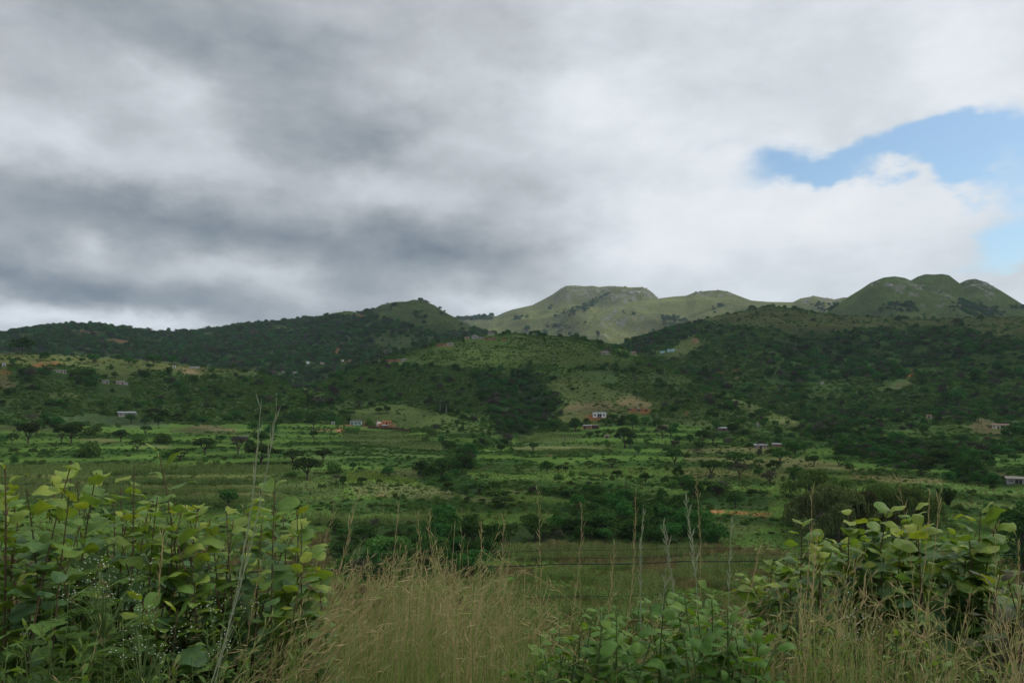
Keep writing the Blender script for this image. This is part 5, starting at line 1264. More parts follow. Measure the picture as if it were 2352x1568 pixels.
def solo(name, me, x, y, s, label, cat, rmin=95):
    p, r = ground(x, y, rmin)
    o = link(bpy.data.objects.new(name, me)); o.location = p; o.scale = (s, s, s); tag(o, label, cat); return o
mz = [solo('maize_plant', maize_mesh(3, [MZ, MZT]), 1846, 1330, 1.0, 'tall maize plant by itself at the field end below the thick wire', 'maize'), solo('maize_plant', maize_mesh(4, [MZ, MZT]), 2250, 1395, 1.05, 'leafy maize plant beside the leaning grass near the brown shrub', 'maize'), solo('maize_plant', maize_mesh(5, [MZY, MZT], 1.6), 905, 1103, 1.0, 'young maize plant in the bright strip', 'maize')]
gt = [solo('grass_tuft', mesh_np('grass_tuft', *tuft_mesh(5), MGT, False), 1500, 1330, 1.0, 'green grass tuft just under the thick fence wire', 'grass tuft'), solo('grass_tuft', mesh_np('grass_tuft', *tuft_mesh(6), MGT, False), 1640, 1330, 1.0, 'green grass tuft among the near maize', 'grass tuft'), solo('grass_tuft', mesh_np('grass_tuft', *tuft_mesh(7, .9), MGD, False), 1380, 1322, 1.0, 'dry tan grass tuft behind the fence', 'grass tuft')]
def inpoly(px, py, poly):
    ins = np.zeros(px.shape, bool)
    for (ax, ay), (bx, by) in zip(poly, poly[1:] + poly[:1]):
        if ay == by: continue
        ins ^= ((ay > py) != (by > py)) & (px < (bx - ax) * (py - ay) / (by - ay) + ax)
    return ins
def crop(poly, r0, r1, row, step, patch=0.0, seed=0, jit=.15):
    xs = [q[0] for q in poly]; a0, _ = ray(min(xs), 1100.); a1, _ = ray(max(xs), 1100.)
    out = []
    for r in np.arange(r0, r1, row):
        n_ = max(2, int((a1 - a0) * r / step)); a = np.linspace(a0, a1, n_) + rng.normal(0, jit * step / r, n_)
        out.append(np.stack([a, r + rng.normal(0, jit * row * .6, n_)], 1))
    o = np.concatenate(out); X, Y = o[:, 1] * np.sin(o[:, 0]), o[:, 1] * np.cos(o[:, 0]); z = zat(o[:, 0], o[:, 1])
    px, py = project(X, Y, z)
    k = inpoly(px, py, poly)
    if patch: k &= fbm(X / 11, Y / 11, 3, 500 + seed) > patch
    return np.stack([X, Y, z, rng.uniform(.75, 1.15, len(X))], 1)[k]
near = [(1080, 1345), (1300, 1315), (1700, 1282), (1900, 1262), (2200, 1250), (2400, 1232), (2400, 1650), (1080, 1650)]
mzp = [crop(near, 92, 215, 1.0, .55, .5, 1), crop([(1100, 1262), (1400, 1256), (1660, 1266), (1500, 1290), (1200, 1290)], 180, 245, 1.2, .6, .3, 2)]
for y0, y1 in ((1070, 1090), (1099, 1113), (1121, 1134), (1144, 1157)):
    mzp.append(crop([(-20, y0 + 4), (400, y0), (690, y0 + 6), (690, y1), (400, y1), (-20, y1 + 4)], 235, 420, 1.5, .7, .2, 3))
mzp.append(crop([(392, 990), (440, 985), (700, 1010), (1010, 1030), (1000, 1040), (780, 1018)], 400, 620, 2.5, 1.2, .3, 4))
mzp.append(crop([(784, 1002), (830, 986), (940, 996), (1030, 1030), (960, 1032), (784, 1016)], 420, 640, 2.6, 1.3, .1, 5))
mzp.append(crop([(1180, 1018), (1236, 994), (1340, 996), (1340, 1010), (1260, 1017)], 420, 640, 2.6, 1.3, .1, 6))
mzp.append(crop([(1236, 1034), (1430, 1033), (1430, 1042), (1236, 1043)], 380, 520, 2.0, 1.0, .1, 7))
mzp.append(crop([(690, 1182), (850, 1190), (1080, 1182), (1080, 1206), (850, 1208), (690, 1206)], 200, 300, 1.5, .7, .2, 8))
scatter('maize_crop', 'maize standing in rows on the fields and terraces', 'maize', np.concatenate(mzp), mz[:2], tilt=.05)
scatter('young_maize_crop', 'bright young maize on the yellow-green strip', 'maize', crop([(797, 1086), (862, 1088), (877, 1093), (917, 1099), (954, 1106), (950, 1114), (900, 1104), (842, 1103), (797, 1110)], 250, 420, 1.1, .5, .1, 9), mz[2:], tilt=.05)
# meadow tufts
nT = 42000
a = rng.uniform(-math.radians(36), math.radians(36), nT); r = np.sqrt(rng.uniform(88 ** 2, 380 ** 2, nT)); r = np.where(rng.random(nT) < .35, rng.uniform(88, 240, nT), r)
i_ = np.clip(np.searchsorted(AZ, a), 0, len(AZ) - 1); j_ = np.clip(np.searchsorted(RR, r), 0, len(RR) - 1)
k = (DENS[i_, j_] < .5)
a, r = a[k], r[k]
scatter('meadow_grass', 'rough grass of the meadows and field banks', 'grass', np.stack([r * np.sin(a), r * np.cos(a), zat(a, r), rng.uniform(.5, 1.1, len(a)) * np.where(r > 230, .8, 1)], 1), gt, tilt=.1)

nD = 26000
a = rng.uniform(-math.radians(36), math.radians(36), nD); r = np.sqrt(rng.uniform(92 ** 2, 235 ** 2, nD))
X_, Y_ = r * np.sin(a), r * np.cos(a)
k = (fbm(X_ / 16, Y_ / 16, 3, 701) > .56) & (DENS[np.clip(np.searchsorted(AZ, a), 0, len(AZ) - 1), np.clip(np.searchsorted(RR, r), 0, len(RR) - 1)] < .5)
scatter('dry_meadow_grass', 'drifts of dry tan grass across the near field', 'grass', np.stack([X_, Y_, zat(a, r), rng.uniform(.8, 1.6, nD)], 1)[k], gt[2:], tilt=.12)

# ------------------------------------------------------------------ roadside shrubs with broad leaves
def broad_leaf_mat(name, a, b, c, back, trans=.35, gloss=.25, rough=.5):
    """leaf colour from the leaf's own tint (blue-green -> green -> young yellow-green), paler felted back, fine veins"""
    m, t = mat(name)
    at = nd(t, 'ShaderNodeAttribute', attribute_name='tint')
    rp = nd(t, 'ShaderNodeValToRGB'); e = rp.color_ramp.elements
    e[0].color = (*a, 1); e[1].color = (*c, 1); q = e.new(.5); q.color = (*b, 1)
    t.links.new(at.outputs['Fac'], rp.inputs[0])
    g = nd(t, 'ShaderNodeNewGeometry')
    uv = nd(t, 'ShaderNodeUVMap', uv_map='UVMap'); sx_ = nd(t, 'ShaderNodeSeparateXYZ'); t.links.new(uv.outputs[0], sx_.inputs[0])
    def m2(op, x, y=None):
        n = nd(t, 'ShaderNodeMath', operation=op)
        for i, v in enumerate((x, y)):
            if v is None: continue
            if isinstance(v, (int, float)): n.inputs[i].default_value = v
            else: t.links.new(v, n.inputs[i])
        return n.outputs[0]
    av = m2('ABSOLUTE', m2('SUBTRACT', sx_.outputs[1], .5))
    mid = mr(t, av, .0, .05, 1, 0)
    vein = mr(t, m2('ABSOLUTE', m2('SUBTRACT', m2('FRACT', m2('MULTIPLY', m2('SUBTRACT', sx_.outputs[0], m2('MULTIPLY', av, .45)), 8.0)), .5)), .0, .13, 1, 0)
    vn = m2('MAXIMUM', mid, m2('MULTIPLY', vein, .6))
    col = mixc(t, m2('MULTIPLY', vn, .35), rp.outputs[0], mixc(t, 1.0, rp.outputs[0], (1.7, 1.6, 1.3), 'MULTIPLY'))
    tcn = nd(t, 'ShaderNodeTexCoord')
    col = mixc(t, 1.0, col, mixc(t, mr(t, tnoise(t, 22, 4, .6, tcn.outputs['Object']), .3, .7, 0, 1), (.78,) * 3, (1.2,) * 3), 'MULTIPLY')
    col = mixc(t, mr(t, tnoise(t, 60, 2, .5, tcn.outputs['Object']), .7, .76, 0, .5), col, (.12, .075, .03))
    cb = mixc(t, .6, col, back)
    cc = mixc(t, g.outputs['Backfacing'], col, cb)
    p = nd(t, 'ShaderNodeBsdfPrincipled'); t.links.new(cc, p.inputs['Base Color']); p.inputs['Roughness'].default_value = rough; p.inputs['Specular IOR Level'].default_value = gloss
    tr = nd(t, 'ShaderNodeBsdfTranslucent'); t.links.new(mixc(t, 1.0, col, (1.5, 1.45, .45), 'MULTIPLY'), tr.inputs[0])
    mx = nd(t, 'ShaderNodeMixShader'); mx.inputs[0].default_value = trans
    t.links.new(p.outputs[0], mx.inputs[1]); t.links.new(tr.outputs[0], mx.inputs[2])
    bp = nd(t, 'ShaderNodeBump'); bp.inputs['Strength'].default_value = .35; bp.inputs['Distance'].default_value = .002; bp.invert = True
    t.links.new(vn, bp.inputs['Height']); t.links.new(bp.outputs[0], p.inputs['Normal'])
    o = nd(t, 'ShaderNodeOutputMaterial'); t.links.new(mx.outputs[0], o.inputs[0])
    return m
LEAF1 = broad_leaf_mat('felted_broad_leaf', (.10, .19, .085), (.13, .22, .045), (.27, .32, .05), (.15, .19, .08))
LEAF2 = broad_leaf_mat('glossy_vine_leaf', (.055, .13, .024), (.09, .185, .03), (.17, .25, .045), (.09, .15, .04), .35, .22, .5)
LEAF3 = broad_leaf_mat('withered_leaf', (.05, .085, .03), (.075, .07, .03), (.11, .075, .035), (.10, .09, .05), .25)
LEAF4 = broad_leaf_mat('weed_leaf', (.07, .14, .03), (.11, .19, .04), (.17, .24, .055), (.12, .17, .06), .4)
STEM = plain('reddish_brown_stem', (.11, .08, .045)); GSTEM = plain('green_weed_stem', (.10, .15, .045))
rf_ = np.random.default_rng(42)
def leaves(base, d, length, width, droop, fold, tint, rows=8, cols=4, wave=.10, shape=(.55, .62)):
    """many curved leaves at once: base (n,3), direction d (n,3)"""
    n = len(base)
    d = d / (np.linalg.norm(d, axis=1)[:, None] + 1e-9)
    up0 = np.tile([0, 0, 1.0], (n, 1)); side = np.cross(d, up0); side /= np.linalg.norm(side, axis=1)[:, None] + 1e-9
    ro = rf_.normal(0, .35, n)[:, None]
    up = np.cross(side, d)
    side, up = side * np.cos(ro) + up * np.sin(ro), up * np.cos(ro) - side * np.sin(ro)
    u = np.linspace(0, 1, rows + 1); vv = np.linspace(-1, 1, cols + 1)
    prof = (u ** shape[0]) * ((1 - u) ** shape[1]); prof = prof / prof.max(); prof[0] = .05; prof[-1] = .02
    pos = base.copy(); ang = np.zeros(n); P_ = []
    ph = rf_.uniform(0, 6.28, n)
    for i in range(rows + 1):
        dd = d * np.cos(ang)[:, None] - up * np.sin(ang)[:, None]
        uu = up * np.cos(ang)[:, None] + d * np.sin(ang)[:, None]
        if i: pos = pos + dd * (length / rows)[:, None]
        w = width * prof[i]
        for v_ in vv:
            off = (fold * abs(v_) + wave * abs(v_) ** 2 * np.sin(u[i] * 8 + ph + (1.3 if v_ > 0 else 0)))
            P_.append(pos + side * (w * v_ * .5)[:, None] + uu * (w * off)[:, None])
        ang = ang + droop / rows * (.4 + 1.2 * u[i])
    m_ = (rows + 1) * (cols + 1)
    v = np.stack(P_, 1).reshape(-1, 3)
    q = []
    for i in range(rows):
        for j in range(cols):
            k = i * (cols + 1) + j; q.append((k, k + 1, k + cols + 2, k + cols + 1))
    f = (np.array(q)[None] + (np.arange(n) * m_)[:, None, None]).reshape(-1, 4)
    uvs = np.tile(np.array([(a, b * .5 + .5) for a in u for b in vv]), (n, 1))
    return v, f, uvs, np.repeat(tint, m_)
def leaf_obj(name, parts, mt, parent, origin):
    v = np.concatenate([p[0] for p in parts]) - np.array(origin); k = 0; fs = []
    for p in parts: fs.append(p[1] + k); k += len(p[0])
    me = mesh_np(name, v, np.concatenate(fs), mt, True, np.concatenate([p[2] for p in parts]))
    a = me.attributes.new('tint', 'FLOAT', 'POINT'); a.data.foreach_set('value', np.concatenate([p[3] for p in parts]).astype(np.float32))
    return link(bpy.data.objects.new(name, me), parent)
def at(x, y, dist):
    """a point in the place that lies in the direction of frame position x, y at a given distance"""
    a_, t_ = ray(x, y)
    return np.array([dist * math.sin(a_), dist * math.cos(a_), CAMZ + dist * t_])
def shrub(name, label, cat, tips, mt, nl=(20, 30), ll=(.06, .122), wr=.70, start=.22, stemw=.0052, stem_m=None, up=.5, droop=(.6, 1.7), fold=(-.18, .12), spread=.35, young=.18, tlo=.0, wave=.10, two=True, lean=None):
    tips = np.array(tips)
    c = tips.mean(0); o = np.array([c[0], c[1], 0]); o[2] = float(zxy(o[0], o[1]))
    t_ = link(bpy.data.objects.new(name, None)); t_.location = o
    sb, parts = MB(), []
    for tp in tips:
        rx, ry = tp[0] + (c[0] - tp[0]) * spread + rf_.normal(0, .08), tp[1] + (c[1] - tp[1]) * spread + rf_.normal(0, .1)
        rz = float(zxy(rx, ry)) - .03
        root = np.array([rx, ry, rz]); ctl = root * .45 + tp * .55 + np.array([(rx - tp[0]) * .25 + rf_.normal(0, .05), (ry - tp[1]) * .25, .06])
        tt = np.linspace(0, 1, 9)[:, None]
        cur = root * (1 - tt) ** 2 + 2 * ctl * tt * (1 - tt) + tp * tt ** 2
        sb.tube(cur - o, np.linspace(stemw, stemw * .35, 9), 5)
        n = rf_.integers(*nl)
        s = start + (1 - start) * (np.arange(n) + .3) / n
        bs = root * ((1 - s) ** 2)[:, None] + 2 * ctl * (s * (1 - s))[:, None] + tp * (s ** 2)[:, None]
        a0 = rf_.uniform(0, 6.28)
        az = a0 + (np.arange(n) % 2) * math.pi + rf_.normal(0, .45, n) + np.arange(n) * .12 if two else a0 + np.arange(n) * 2.4 + rf_.normal(0, .3, n)
        el = up + rf_.normal(0, .25, n) + .35 * np.clip((s - .85) / .15, 0, 1)
        d = np.stack([np.cos(az) * np.cos(el), np.sin(az) * np.cos(el), np.sin(el)], 1)
        size = rf_.uniform(*ll, n) * (1 - .35 * np.clip((s - .9) / .1, 0, 1)) * np.clip(.75 + .5 * s, .7, 1)
        pet = .014
        tint = np.clip(tlo + rf_.beta(1.6, 2.2, n) * .65 + young * 3.0 * np.clip((s - .8) / .2, 0, 1), 0, 1)
        for b0, d0 in zip(bs, d): sb.tube([b0 - o, b0 + d0 * pet - o], [.0022, .0018], 3)
        parts.append(leaves(bs + d * pet, d, size, size * wr * rf_.uniform(.85, 1.15, n), rf_.uniform(*droop, n), rf_.uniform(*fold, n), tint, wave=wave))
    leaf_obj('foliage', parts, mt, t_, o)
    sb.obj('stems', stem_m or STEM, t_, True)
    tag(t_, label, cat)
    return t_
ENV_L = [(-160, 1090), (0, 1075), (40, 1068), (100, 1085), (165, 1062), (230, 1066), (300, 1090), (368, 1050), (405, 1085), (440, 1160), (500, 1172), (560, 1150), (600, 1098), (640, 1100), (690, 1175), (745, 1270), (770, 1420)]
def envl(x, E): return float(np.interp(x, [e[0] for e in E], [e[1] for e in E]))
def fill(x0, x1, E, n, dy, dist, y1=1520):
    out = []
    for i in range(n):
        x = rf_.uniform(x0, x1); y = envl(x, E) + 22 + dy * rf_.random() ** 1.3
        out.append(at(x, min(y, y1), rf_.uniform(*dist)))
    return out
shrub('broadleaf_shrub', 'tall leafy shrub at the corner with big scalloped grey-green leaves', 'shrub', [at(12, 1066, 3.1), at(-40, 1090, 3.3), at(-90, 1100, 3.5), at(60, 1120, 3.4)] + fill(-150, 90, ENV_L, 17, 330, (3.0, 4.2)), LEAF1)
shrub('broadleaf_shrub', 'leafy shrub whose stem stands straight with paired leaves like pages', 'shrub', [at(165, 1060, 3.0), at(222, 1085, 3.25), at(120, 1105, 3.5), at(200, 1160, 3.2)] + fill(90, 260, ENV_L, 18, 360, (2.9, 4.2)), LEAF1)
shrub('broadleaf_shrub', 'tallest leafy shrub with twin reddish shoots above the bright seedling', 'shrub', [at(308, 1072, 3.3), at(366, 1044, 3.3), at(345, 1150, 3.4), at(395, 1190, 3.2)] + fill(260, 430, ENV_L, 20, 360, (2.9, 4.2)), LEAF1)
shrub('broadleaf_shrub', 'lower grey-leaved shrub between the twin shoots and the leaning shoot', 'shrub', [at(455, 1160, 3.3), at(520, 1172, 3.2), at(560, 1158, 3.4), at(430, 1230, 3.1)] + fill(420, 590, ENV_L, 20, 300, (2.9, 4.0)), LEAF1)
shrub('broadleaf_shrub', 'leafy shrub with one long shoot leaning out over the terraces', 'shrub', [at(632, 1100, 3.0), at(682, 1170, 3.1), at(690, 1215, 3.15), at(740, 1285, 3.2), at(650, 1180, 3.3)] + fill(590, 745, ENV_L, 15, 260, (2.9, 4.0)), LEAF1)
ENV_R = [(1640, 1400), (1700, 1330), (1760, 1285), (1850, 1205), (1900, 1222), (1950, 1186), (2000, 1205), (2040, 1176), (2105, 1172), (2150, 1205), (2200, 1225), (2255, 1178), (2290, 1205), (2310, 1300), (2330, 1420)]
shrub('broadleaf_shrub', 'leafy shrub with low wide shoots behind the leaning tan grass', 'shrub', [at(1842, 1202, 3.9), at(1775, 1290, 3.8), at(1720, 1325, 3.7), at(1880, 1240, 4.0)] + fill(1690, 1900, ENV_R, 9, 120, (3.6, 4.6)), LEAF1, start=.55)
shrub('broadleaf_shrub', 'leafy shrub with small blue-grey leaves along arching shoots before the willows', 'shrub', [at(1950, 1182, 3.9), at(2040, 1172, 4.1), at(2098, 1168, 4.0), at(2000, 1215, 4.2), at(2070, 1225, 3.9)] + fill(1900, 2130, ENV_R, 13, 130, (3.6, 4.6)), LEAF1, ll=(.07, .12), start=.55)
shrub('broadleaf_shrub', 'leafy shrub with bright arched leaves beside the dark edge tree', 'shrub', [at(2252, 1176, 3.8), at(2288, 1200, 3.8), at(2190, 1225, 4.0), at(2240, 1265, 3.9)] + fill(2120, 2300, ENV_R, 10, 150, (3.6, 4.5)), LEAF1, ll=(.08, .14), start=.5)
shrub('withered_shrub', 'brown withered shrub at the frame edge with hanging leaves', 'shrub', [at(2300 + 14 * i, 1300 + 24 * (i % 4), 3.3 + .1 * (i % 3)) for i in range(8)] + [at(2290 + 12 * i, 1430, 3.4) for i in range(5)], LEAF3, nl=(9, 14), ll=(.07, .12), start=.35, young=.1, wr=.55, droop=(.9, 2.2))
ENV_V = [(1170, 1490), (1230, 1435), (1330, 1385), (1400, 1370), (1480, 1352), (1560, 1335), (1625, 1328), (1700, 1370), (1760, 1400), (1810, 1450)]
shrub('trailing_shrub', 'low mound of glossy drooping leaves in front of the thick wire', 'shrub', [at(1560, 1360, 3.4), at(1622, 1350, 3.4), at(1480, 1382, 3.3), at(1405, 1412, 3.3)] + fill(1400, 1790, ENV_V, 64, 200, (2.3, 3.3), 1560), LEAF2, nl=(22, 32), ll=(.045, .095), wr=.52, up=.25, droop=(.8, 1.9), spread=.3, young=.12, two=False, stem_m=GSTEM)
shrub('trailing_shrub', 'second glossy leaf mound sinking into the tan grass', 'shrub', fill(1190, 1420, ENV_V, 44, 150, (2.3, 3.1), 1560), LEAF2, nl=(20, 28), ll=(.045, .09), wr=.52, up=.25, droop=(.8, 1.9), spread=.3, two=False, stem_m=GSTEM)
# narrow-leaved weeds
def weed(label, tips, n=(22, 34), ll=(.03, .055), wr=.32, name='leafy_weed', tlo=.2):
    return shrub(name, label, 'weed', tips, LEAF4, nl=n, ll=ll, wr=wr, start=.12, stemw=.0035, stem_m=GSTEM, up=.55, droop=(.2, .9), fold=(-.05, .25), spread=.5, young=.15, two=False, tlo=tlo, wave=.05)
weed('clump of light green narrow-leaved weeds under the blue-grey shrub', [at(rf_.uniform(1780, 1960), rf_.uniform(1400, 1520), rf_.uniform(2.7, 3.3)) for _ in range(16)])
weed('clump of light green weeds with the tallest tip among the fallen grass', [at(rf_.uniform(1960, 2140), rf_.uniform(1390, 1520), rf_.uniform(2.7, 3.3)) for _ in range(16)])
weed('yellow-green weeds at the lower corner beneath the withered shrub', [at(rf_.uniform(2140, 2340), rf_.uniform(1480, 1560), rf_.uniform(2.6, 3.1)) for _ in range(12)])
weed('low dark weeds filling the gap under the tall corner shrubs', [at(rf_.uniform(-60, 330), rf_.uniform(1400, 1560), rf_.uniform(2.5, 3.0)) for _ in range(26)], tlo=0)
weed('low weeds under the leaning shrub next to the grass', [at(rf_.uniform(330, 700), rf_.uniform(1420, 1560), rf_.uniform(2.5, 3.0)) for _ in range(24)], tlo=0)
# bright seedling behind the left shrubs
shrub('seedling', 'bright yellow-green seedling glowing through the tall shrubs', 'sapling', [at(rf_.uniform(300, 445), rf_.uniform(1118, 1215), 5.4) for _ in range(16)], LEAF4, nl=(10, 16), ll=(.04, .06), wr=.5, start=.6, stemw=.004, stem_m=GSTEM, two=False, tlo=.55)
# feathery fronds
def frond_plant(label, tips):
    tips = np.array(tips); c = tips.mean(0); o = np.array([c[0], c[1], float(zxy(c[0], c[1]))])
    t_ = link(bpy.data.objects.new('feathery_weed', None)); t_.location = o
    sb, parts = MB(), []
    for tp in tips:
        root = np.array([c[0] + rf_.normal(0, .05), c[1] + rf_.normal(0, .05), o[2]]); top = tp
        sb.tube([root - o, (root * .5 + top * .5) - o + [.02, 0, .03], top - o], [.004, .003, .001], 4)
        for i in range(9):
            s = .55 + .05 * i; b0 = root * (1 - s) + top * s; az = i * 2.4 + rf_.uniform(0, 1); el = .35
            d = np.array([math.cos(az) * math.cos(el), math.sin(az) * math.cos(el), math.sin(el)]); l = .16 * (1.25 - s * .5)
            sb.tube([b0 - o, b0 + d * l * .6 - o, b0 + d * l - np.array([0, 0, .03]) - o], [.0016, .0012, .0006], 3)
            sd_ = np.cross(d, [0, 0, 1.0]); k = 11; q = np.repeat((np.arange(k) + 1) / (k + 1), 2); sg = np.tile([1, -1], k)
            bs = b0 + d * (l * q)[:, None] - np.array([0, 0, .03]) * (q ** 2)[:, None]
            dd = d * .55 + sd_ * sg[:, None]
            sz = .034 * np.sin(q * 2.6 + .4) + .008
            parts.append(leaves(bs, dd, sz, sz * .26, np.full(2 * k, .5), np.zeros(2 * k), np.full(2 * k, .25), rows=3, cols=2, wave=0))
    leaf_obj('foliage', parts, LEAF4, t_, o); sb.obj('stems', GSTEM, t_, True); tag(t_, label, 'weed')
frond_plant('feathery weed with pinnate leaves below the straight-stemmed shrub', [at(160, 1330, 2.7), at(210, 1360, 2.75), at(120, 1380, 2.7), at(250, 1300, 2.8)])
frond_plant('feathery weed low beside the tan stalks under the corner shrub', [at(280, 1400, 2.7), at(220, 1440, 2.7), at(190, 1480, 2.6)])
# white-flowered weeds
WHITE = plain('white_flower_heads', (.52, .54, .42), .8, .1)
OCT_V = np.array([(1, 0, 0), (-1, 0, 0), (0, 1, 0), (0, -1, 0), (0, 0, 1), (0, 0, -1)], float); OCT_F = [(0, 2, 4, 4), (2, 1, 4, 4), (1, 3, 4, 4), (3, 0, 4, 4), (2, 0, 5, 5), (1, 2, 5, 5), (3, 1, 5, 5), (0, 3, 5, 5)]
def flower_weed(label, x, y, dist, spread_, n):
    tp = at(x, y, dist); o = np.array([tp[0], tp[1], float(zxy(tp[0], tp[1]))])
    t_ = link(bpy.data.objects.new('white_flowered_weed', None)); t_.location = o
    sb, fb, parts = MB(), MB(), []
    hub = np.array([tp[0], tp[1], tp[2] - .16])
    sb.tube([(0, 0, 0), (.01, 0, (hub[2] - o[2]) * .5), hub - o], [.005, .004, .003], 5)
    for i in range(n):
        q = hub + np.array([rf_.normal(0, spread_), rf_.normal(0, spread_ * .7), rf_.uniform(.05, .2)])
        sb.tube([hub - o + [0, 0, -.05], (hub * .4 + q * .6) - o, q - o], [.0018, .0013, .0008], 3)
        for k in range(rf_.integers(4, 8)):
            e = q + rf_.normal(0, .012, 3); fb.add(OCT_V * np.array([.0023, .0023, .0017]) * rf_.uniform(.7, 1.3) + e - o, OCT_F)
    m_ = 40; s = rf_.uniform(.2, 1, m_); bs = np.stack([np.full(m_, o[0]), np.full(m_, o[1]), o[2] + (hub[2] - o[2]) * s], 1); az = rf_.uniform(0, 6.28, m_); el = rf_.uniform(.1, .8, m_)
    dd = np.stack([np.cos(az) * np.cos(el), np.sin(az) * np.cos(el), np.sin(el)], 1); sz = rf_.uniform(.04, .09, m_)
    parts.append(leaves(bs, dd, sz, sz * .3, rf_.uniform(.2, 1, m_), np.zeros(m_), rf_.uniform(.2, .6, m_), rows=5, cols=2, wave=.3))
    leaf_obj('foliage', parts, LEAF4, t_, o); sb.obj('stems', GSTEM, t_, True); fb.obj('flowers', WHITE, t_, True); tag(t_, label, 'weed')
flower_weed('white-flowered weed with the widest flower spray under the paired-leaf shrub', 245, 1300, 2.7, .055, 22)
flower_weed('lowest white-flowered weed with lacy leaves near the paired stalks', 330, 1425, 2.6, .06, 20)
flower_weed('white-flowered weed half hidden under the grey-leaved shrub', 500, 1400, 2.7, .045, 16)
flower_weed('small white-flowered weed among the light green weeds', 1965, 1395, 2.8, .04, 10)
flower_weed('small white-flowered weed in the glossy leaf mound', 1640, 1478, 2.6, .03, 9)

# ------------------------------------------------------------------ roadside grass
def grass_mat(name, cols, trans=.3):
    m, t = mat(name)
    g = nd(t, 'ShaderNodeNewGeometry'); rp = nd(t, 'ShaderNodeValToRGB'); e = rp.color_ramp.elements
    e[0].color = (*cols[0], 1); e[1].color = (*cols[-1], 1)
    for i, c in enumerate(cols[1:-1], 1):
        q = e.new(i / (len(cols) - 1)); q.color = (*c, 1)
    t.links.new(g.outputs['Random Per Island'], rp.inputs[0])
    d = nd(t, 'ShaderNodeBsdfDiffuse'); t.links.new(rp.outputs[0], d.inputs[0]); tr = nd(t, 'ShaderNodeBsdfTranslucent'); t.links.new(rp.outputs[0], tr.inputs[0])
    mx = nd(t, 'ShaderNodeMixShader'); mx.inputs[0].default_value = trans; t.links.new(d.outputs[0], mx.inputs[1]); t.links.new(tr.outputs[0], mx.inputs[2])
    o = nd(t, 'ShaderNodeOutputMaterial'); t.links.new(mx.outputs[0], o.inputs[0])
    return m
TANG = grass_mat('tan_grass_stalks', [(.26, .32, .09), (.46, .38, .19), (.42, .29, .16), (.30, .34, .11)])
GRNG = grass_mat('green_grass_blades', [(.11, .19, .04), (.18, .25, .06), (.28, .28, .10), (.15, .23, .05)])
PALEG = grass_mat('pale_seed_stalk', [(.24, .27, .16), (.34, .36, .24)])
def ribbons(root, top, bend, width, seg=6, wtip=.3, twist=None):
    """thin blades from root to top, bowed by bend"""
    n = len(root); tt = np.linspace(0, 1, seg + 1)
    a = rf_.normal(0, .5, n) if twist is None else twist
    wv = np.stack([np.cos(a), np.sin(a), 0 * a], 1)
    ctl = root * .5 + top * .5 - bend
    V = []
    for t_ in tt:
        p = root * (1 - t_) ** 2 + 2 * ctl * t_ * (1 - t_) + top * t_ ** 2
        w = (width * (1 - (1 - wtip) * t_))[:, None] * .5
        V += [p - wv * w, p + wv * w]
    v = np.stack(V, 1).reshape(-1, 3); m_ = 2 * (seg + 1)
    q = np.array([(2 * i, 2 * i + 1, 2 * i + 3, 2 * i + 2) for i in range(seg)])
    return v, (q[None] + (np.arange(n) * m_)[:, None, None]).reshape(-1, 4), ctl
def spikelets(root, top, ctl, n_each, t0, ln, wd, ang, ):
    n = len(root); N_ = n * n_each
    t_ = np.repeat(np.linspace(t0, 1, n_each)[None], n, 0).ravel(); k = np.repeat(np.arange(n), n_each)
    p = root[k] * ((1 - t_) ** 2)[:, None] + 2 * ctl[k] * (t_ * (1 - t_))[:, None] + top[k] * (t_ ** 2)[:, None]
    d = 2 * (1 - t_)[:, None] * (ctl[k] - root[k]) + 2 * t_[:, None] * (top[k] - ctl[k]); d /= np.linalg.norm(d, axis=1)[:, None] + 1e-9
    r = rf_.normal(0, 1, (N_, 3)); r -= d * (r * d).sum(1)[:, None]; r /= np.linalg.norm(r, axis=1)[:, None] + 1e-9
    a = ang * rf_.uniform(.5, 1.5, N_); e = d * np.cos(a)[:, None] + r * np.sin(a)[:, None]
    l = (ln * rf_.uniform(.6, 1.4, N_))[:, None]; s = np.cross(e, rf_.normal(0, 1, (N_, 3))); s /= np.linalg.norm(s, axis=1)[:, None] + 1e-9
    v = np.stack([p - s * wd * .4, p + e * l * .5 - s * wd, p + e * l, p + e * l * .5 + s * wd], 1).reshape(-1, 3)
    return v, np.arange(N_ * 4).reshape(-1, 4)
ENV_G = [(-150, 1440), (300, 1430), (600, 1400), (690, 1320), (800, 1255), (950, 1222), (1100, 1215), (1200, 1265), (1300, 1330), (1450, 1390), (1600, 1420), (1750, 1330), (1850, 1250), (2000, 1265), (2100, 1290), (2250, 1340), (2500, 1340)]
WG = [(-150, .2), (500, .25), (640, .7), (720, 1), (1150, 1), (1300, .6), (1400, .3), (1650, .2), (1750, .55), (2000, .65), (2200, .55), (2500, .5)]
def grass_points(n, dist, drop, skew):
    x = rf_.uniform(-150, 2500, n * 4); w = np.interp(x, [q[0] for q in WG], [q[1] for q in WG]); x = x[rf_.random(n * 4) < w][:n]
    d = rf_.uniform(*dist, len(x)); y = np.interp(x, [q[0] for q in ENV_G], [q[1] for q in ENV_G]) + drop * rf_.random(len(x)) ** skew + rf_.normal(0, 12, len(x))
    A, T = ray(x, y); top = np.stack([d * np.sin(A), d * np.cos(A), CAMZ + d * T], 1)
    return x, d, top
parts = []
x, d, top = grass_points(2700, (2.5, 4.8), 350, .75)
clump = fbm(x / 45., d * 2.2, 2, 21)
top[:, 2] += (clump - .5) * .45 - .04
lean = (fbm(x / 110., d * 1.3, 2, 23) - .34) * 2.0 + rf_.normal(.04, .24, len(x))
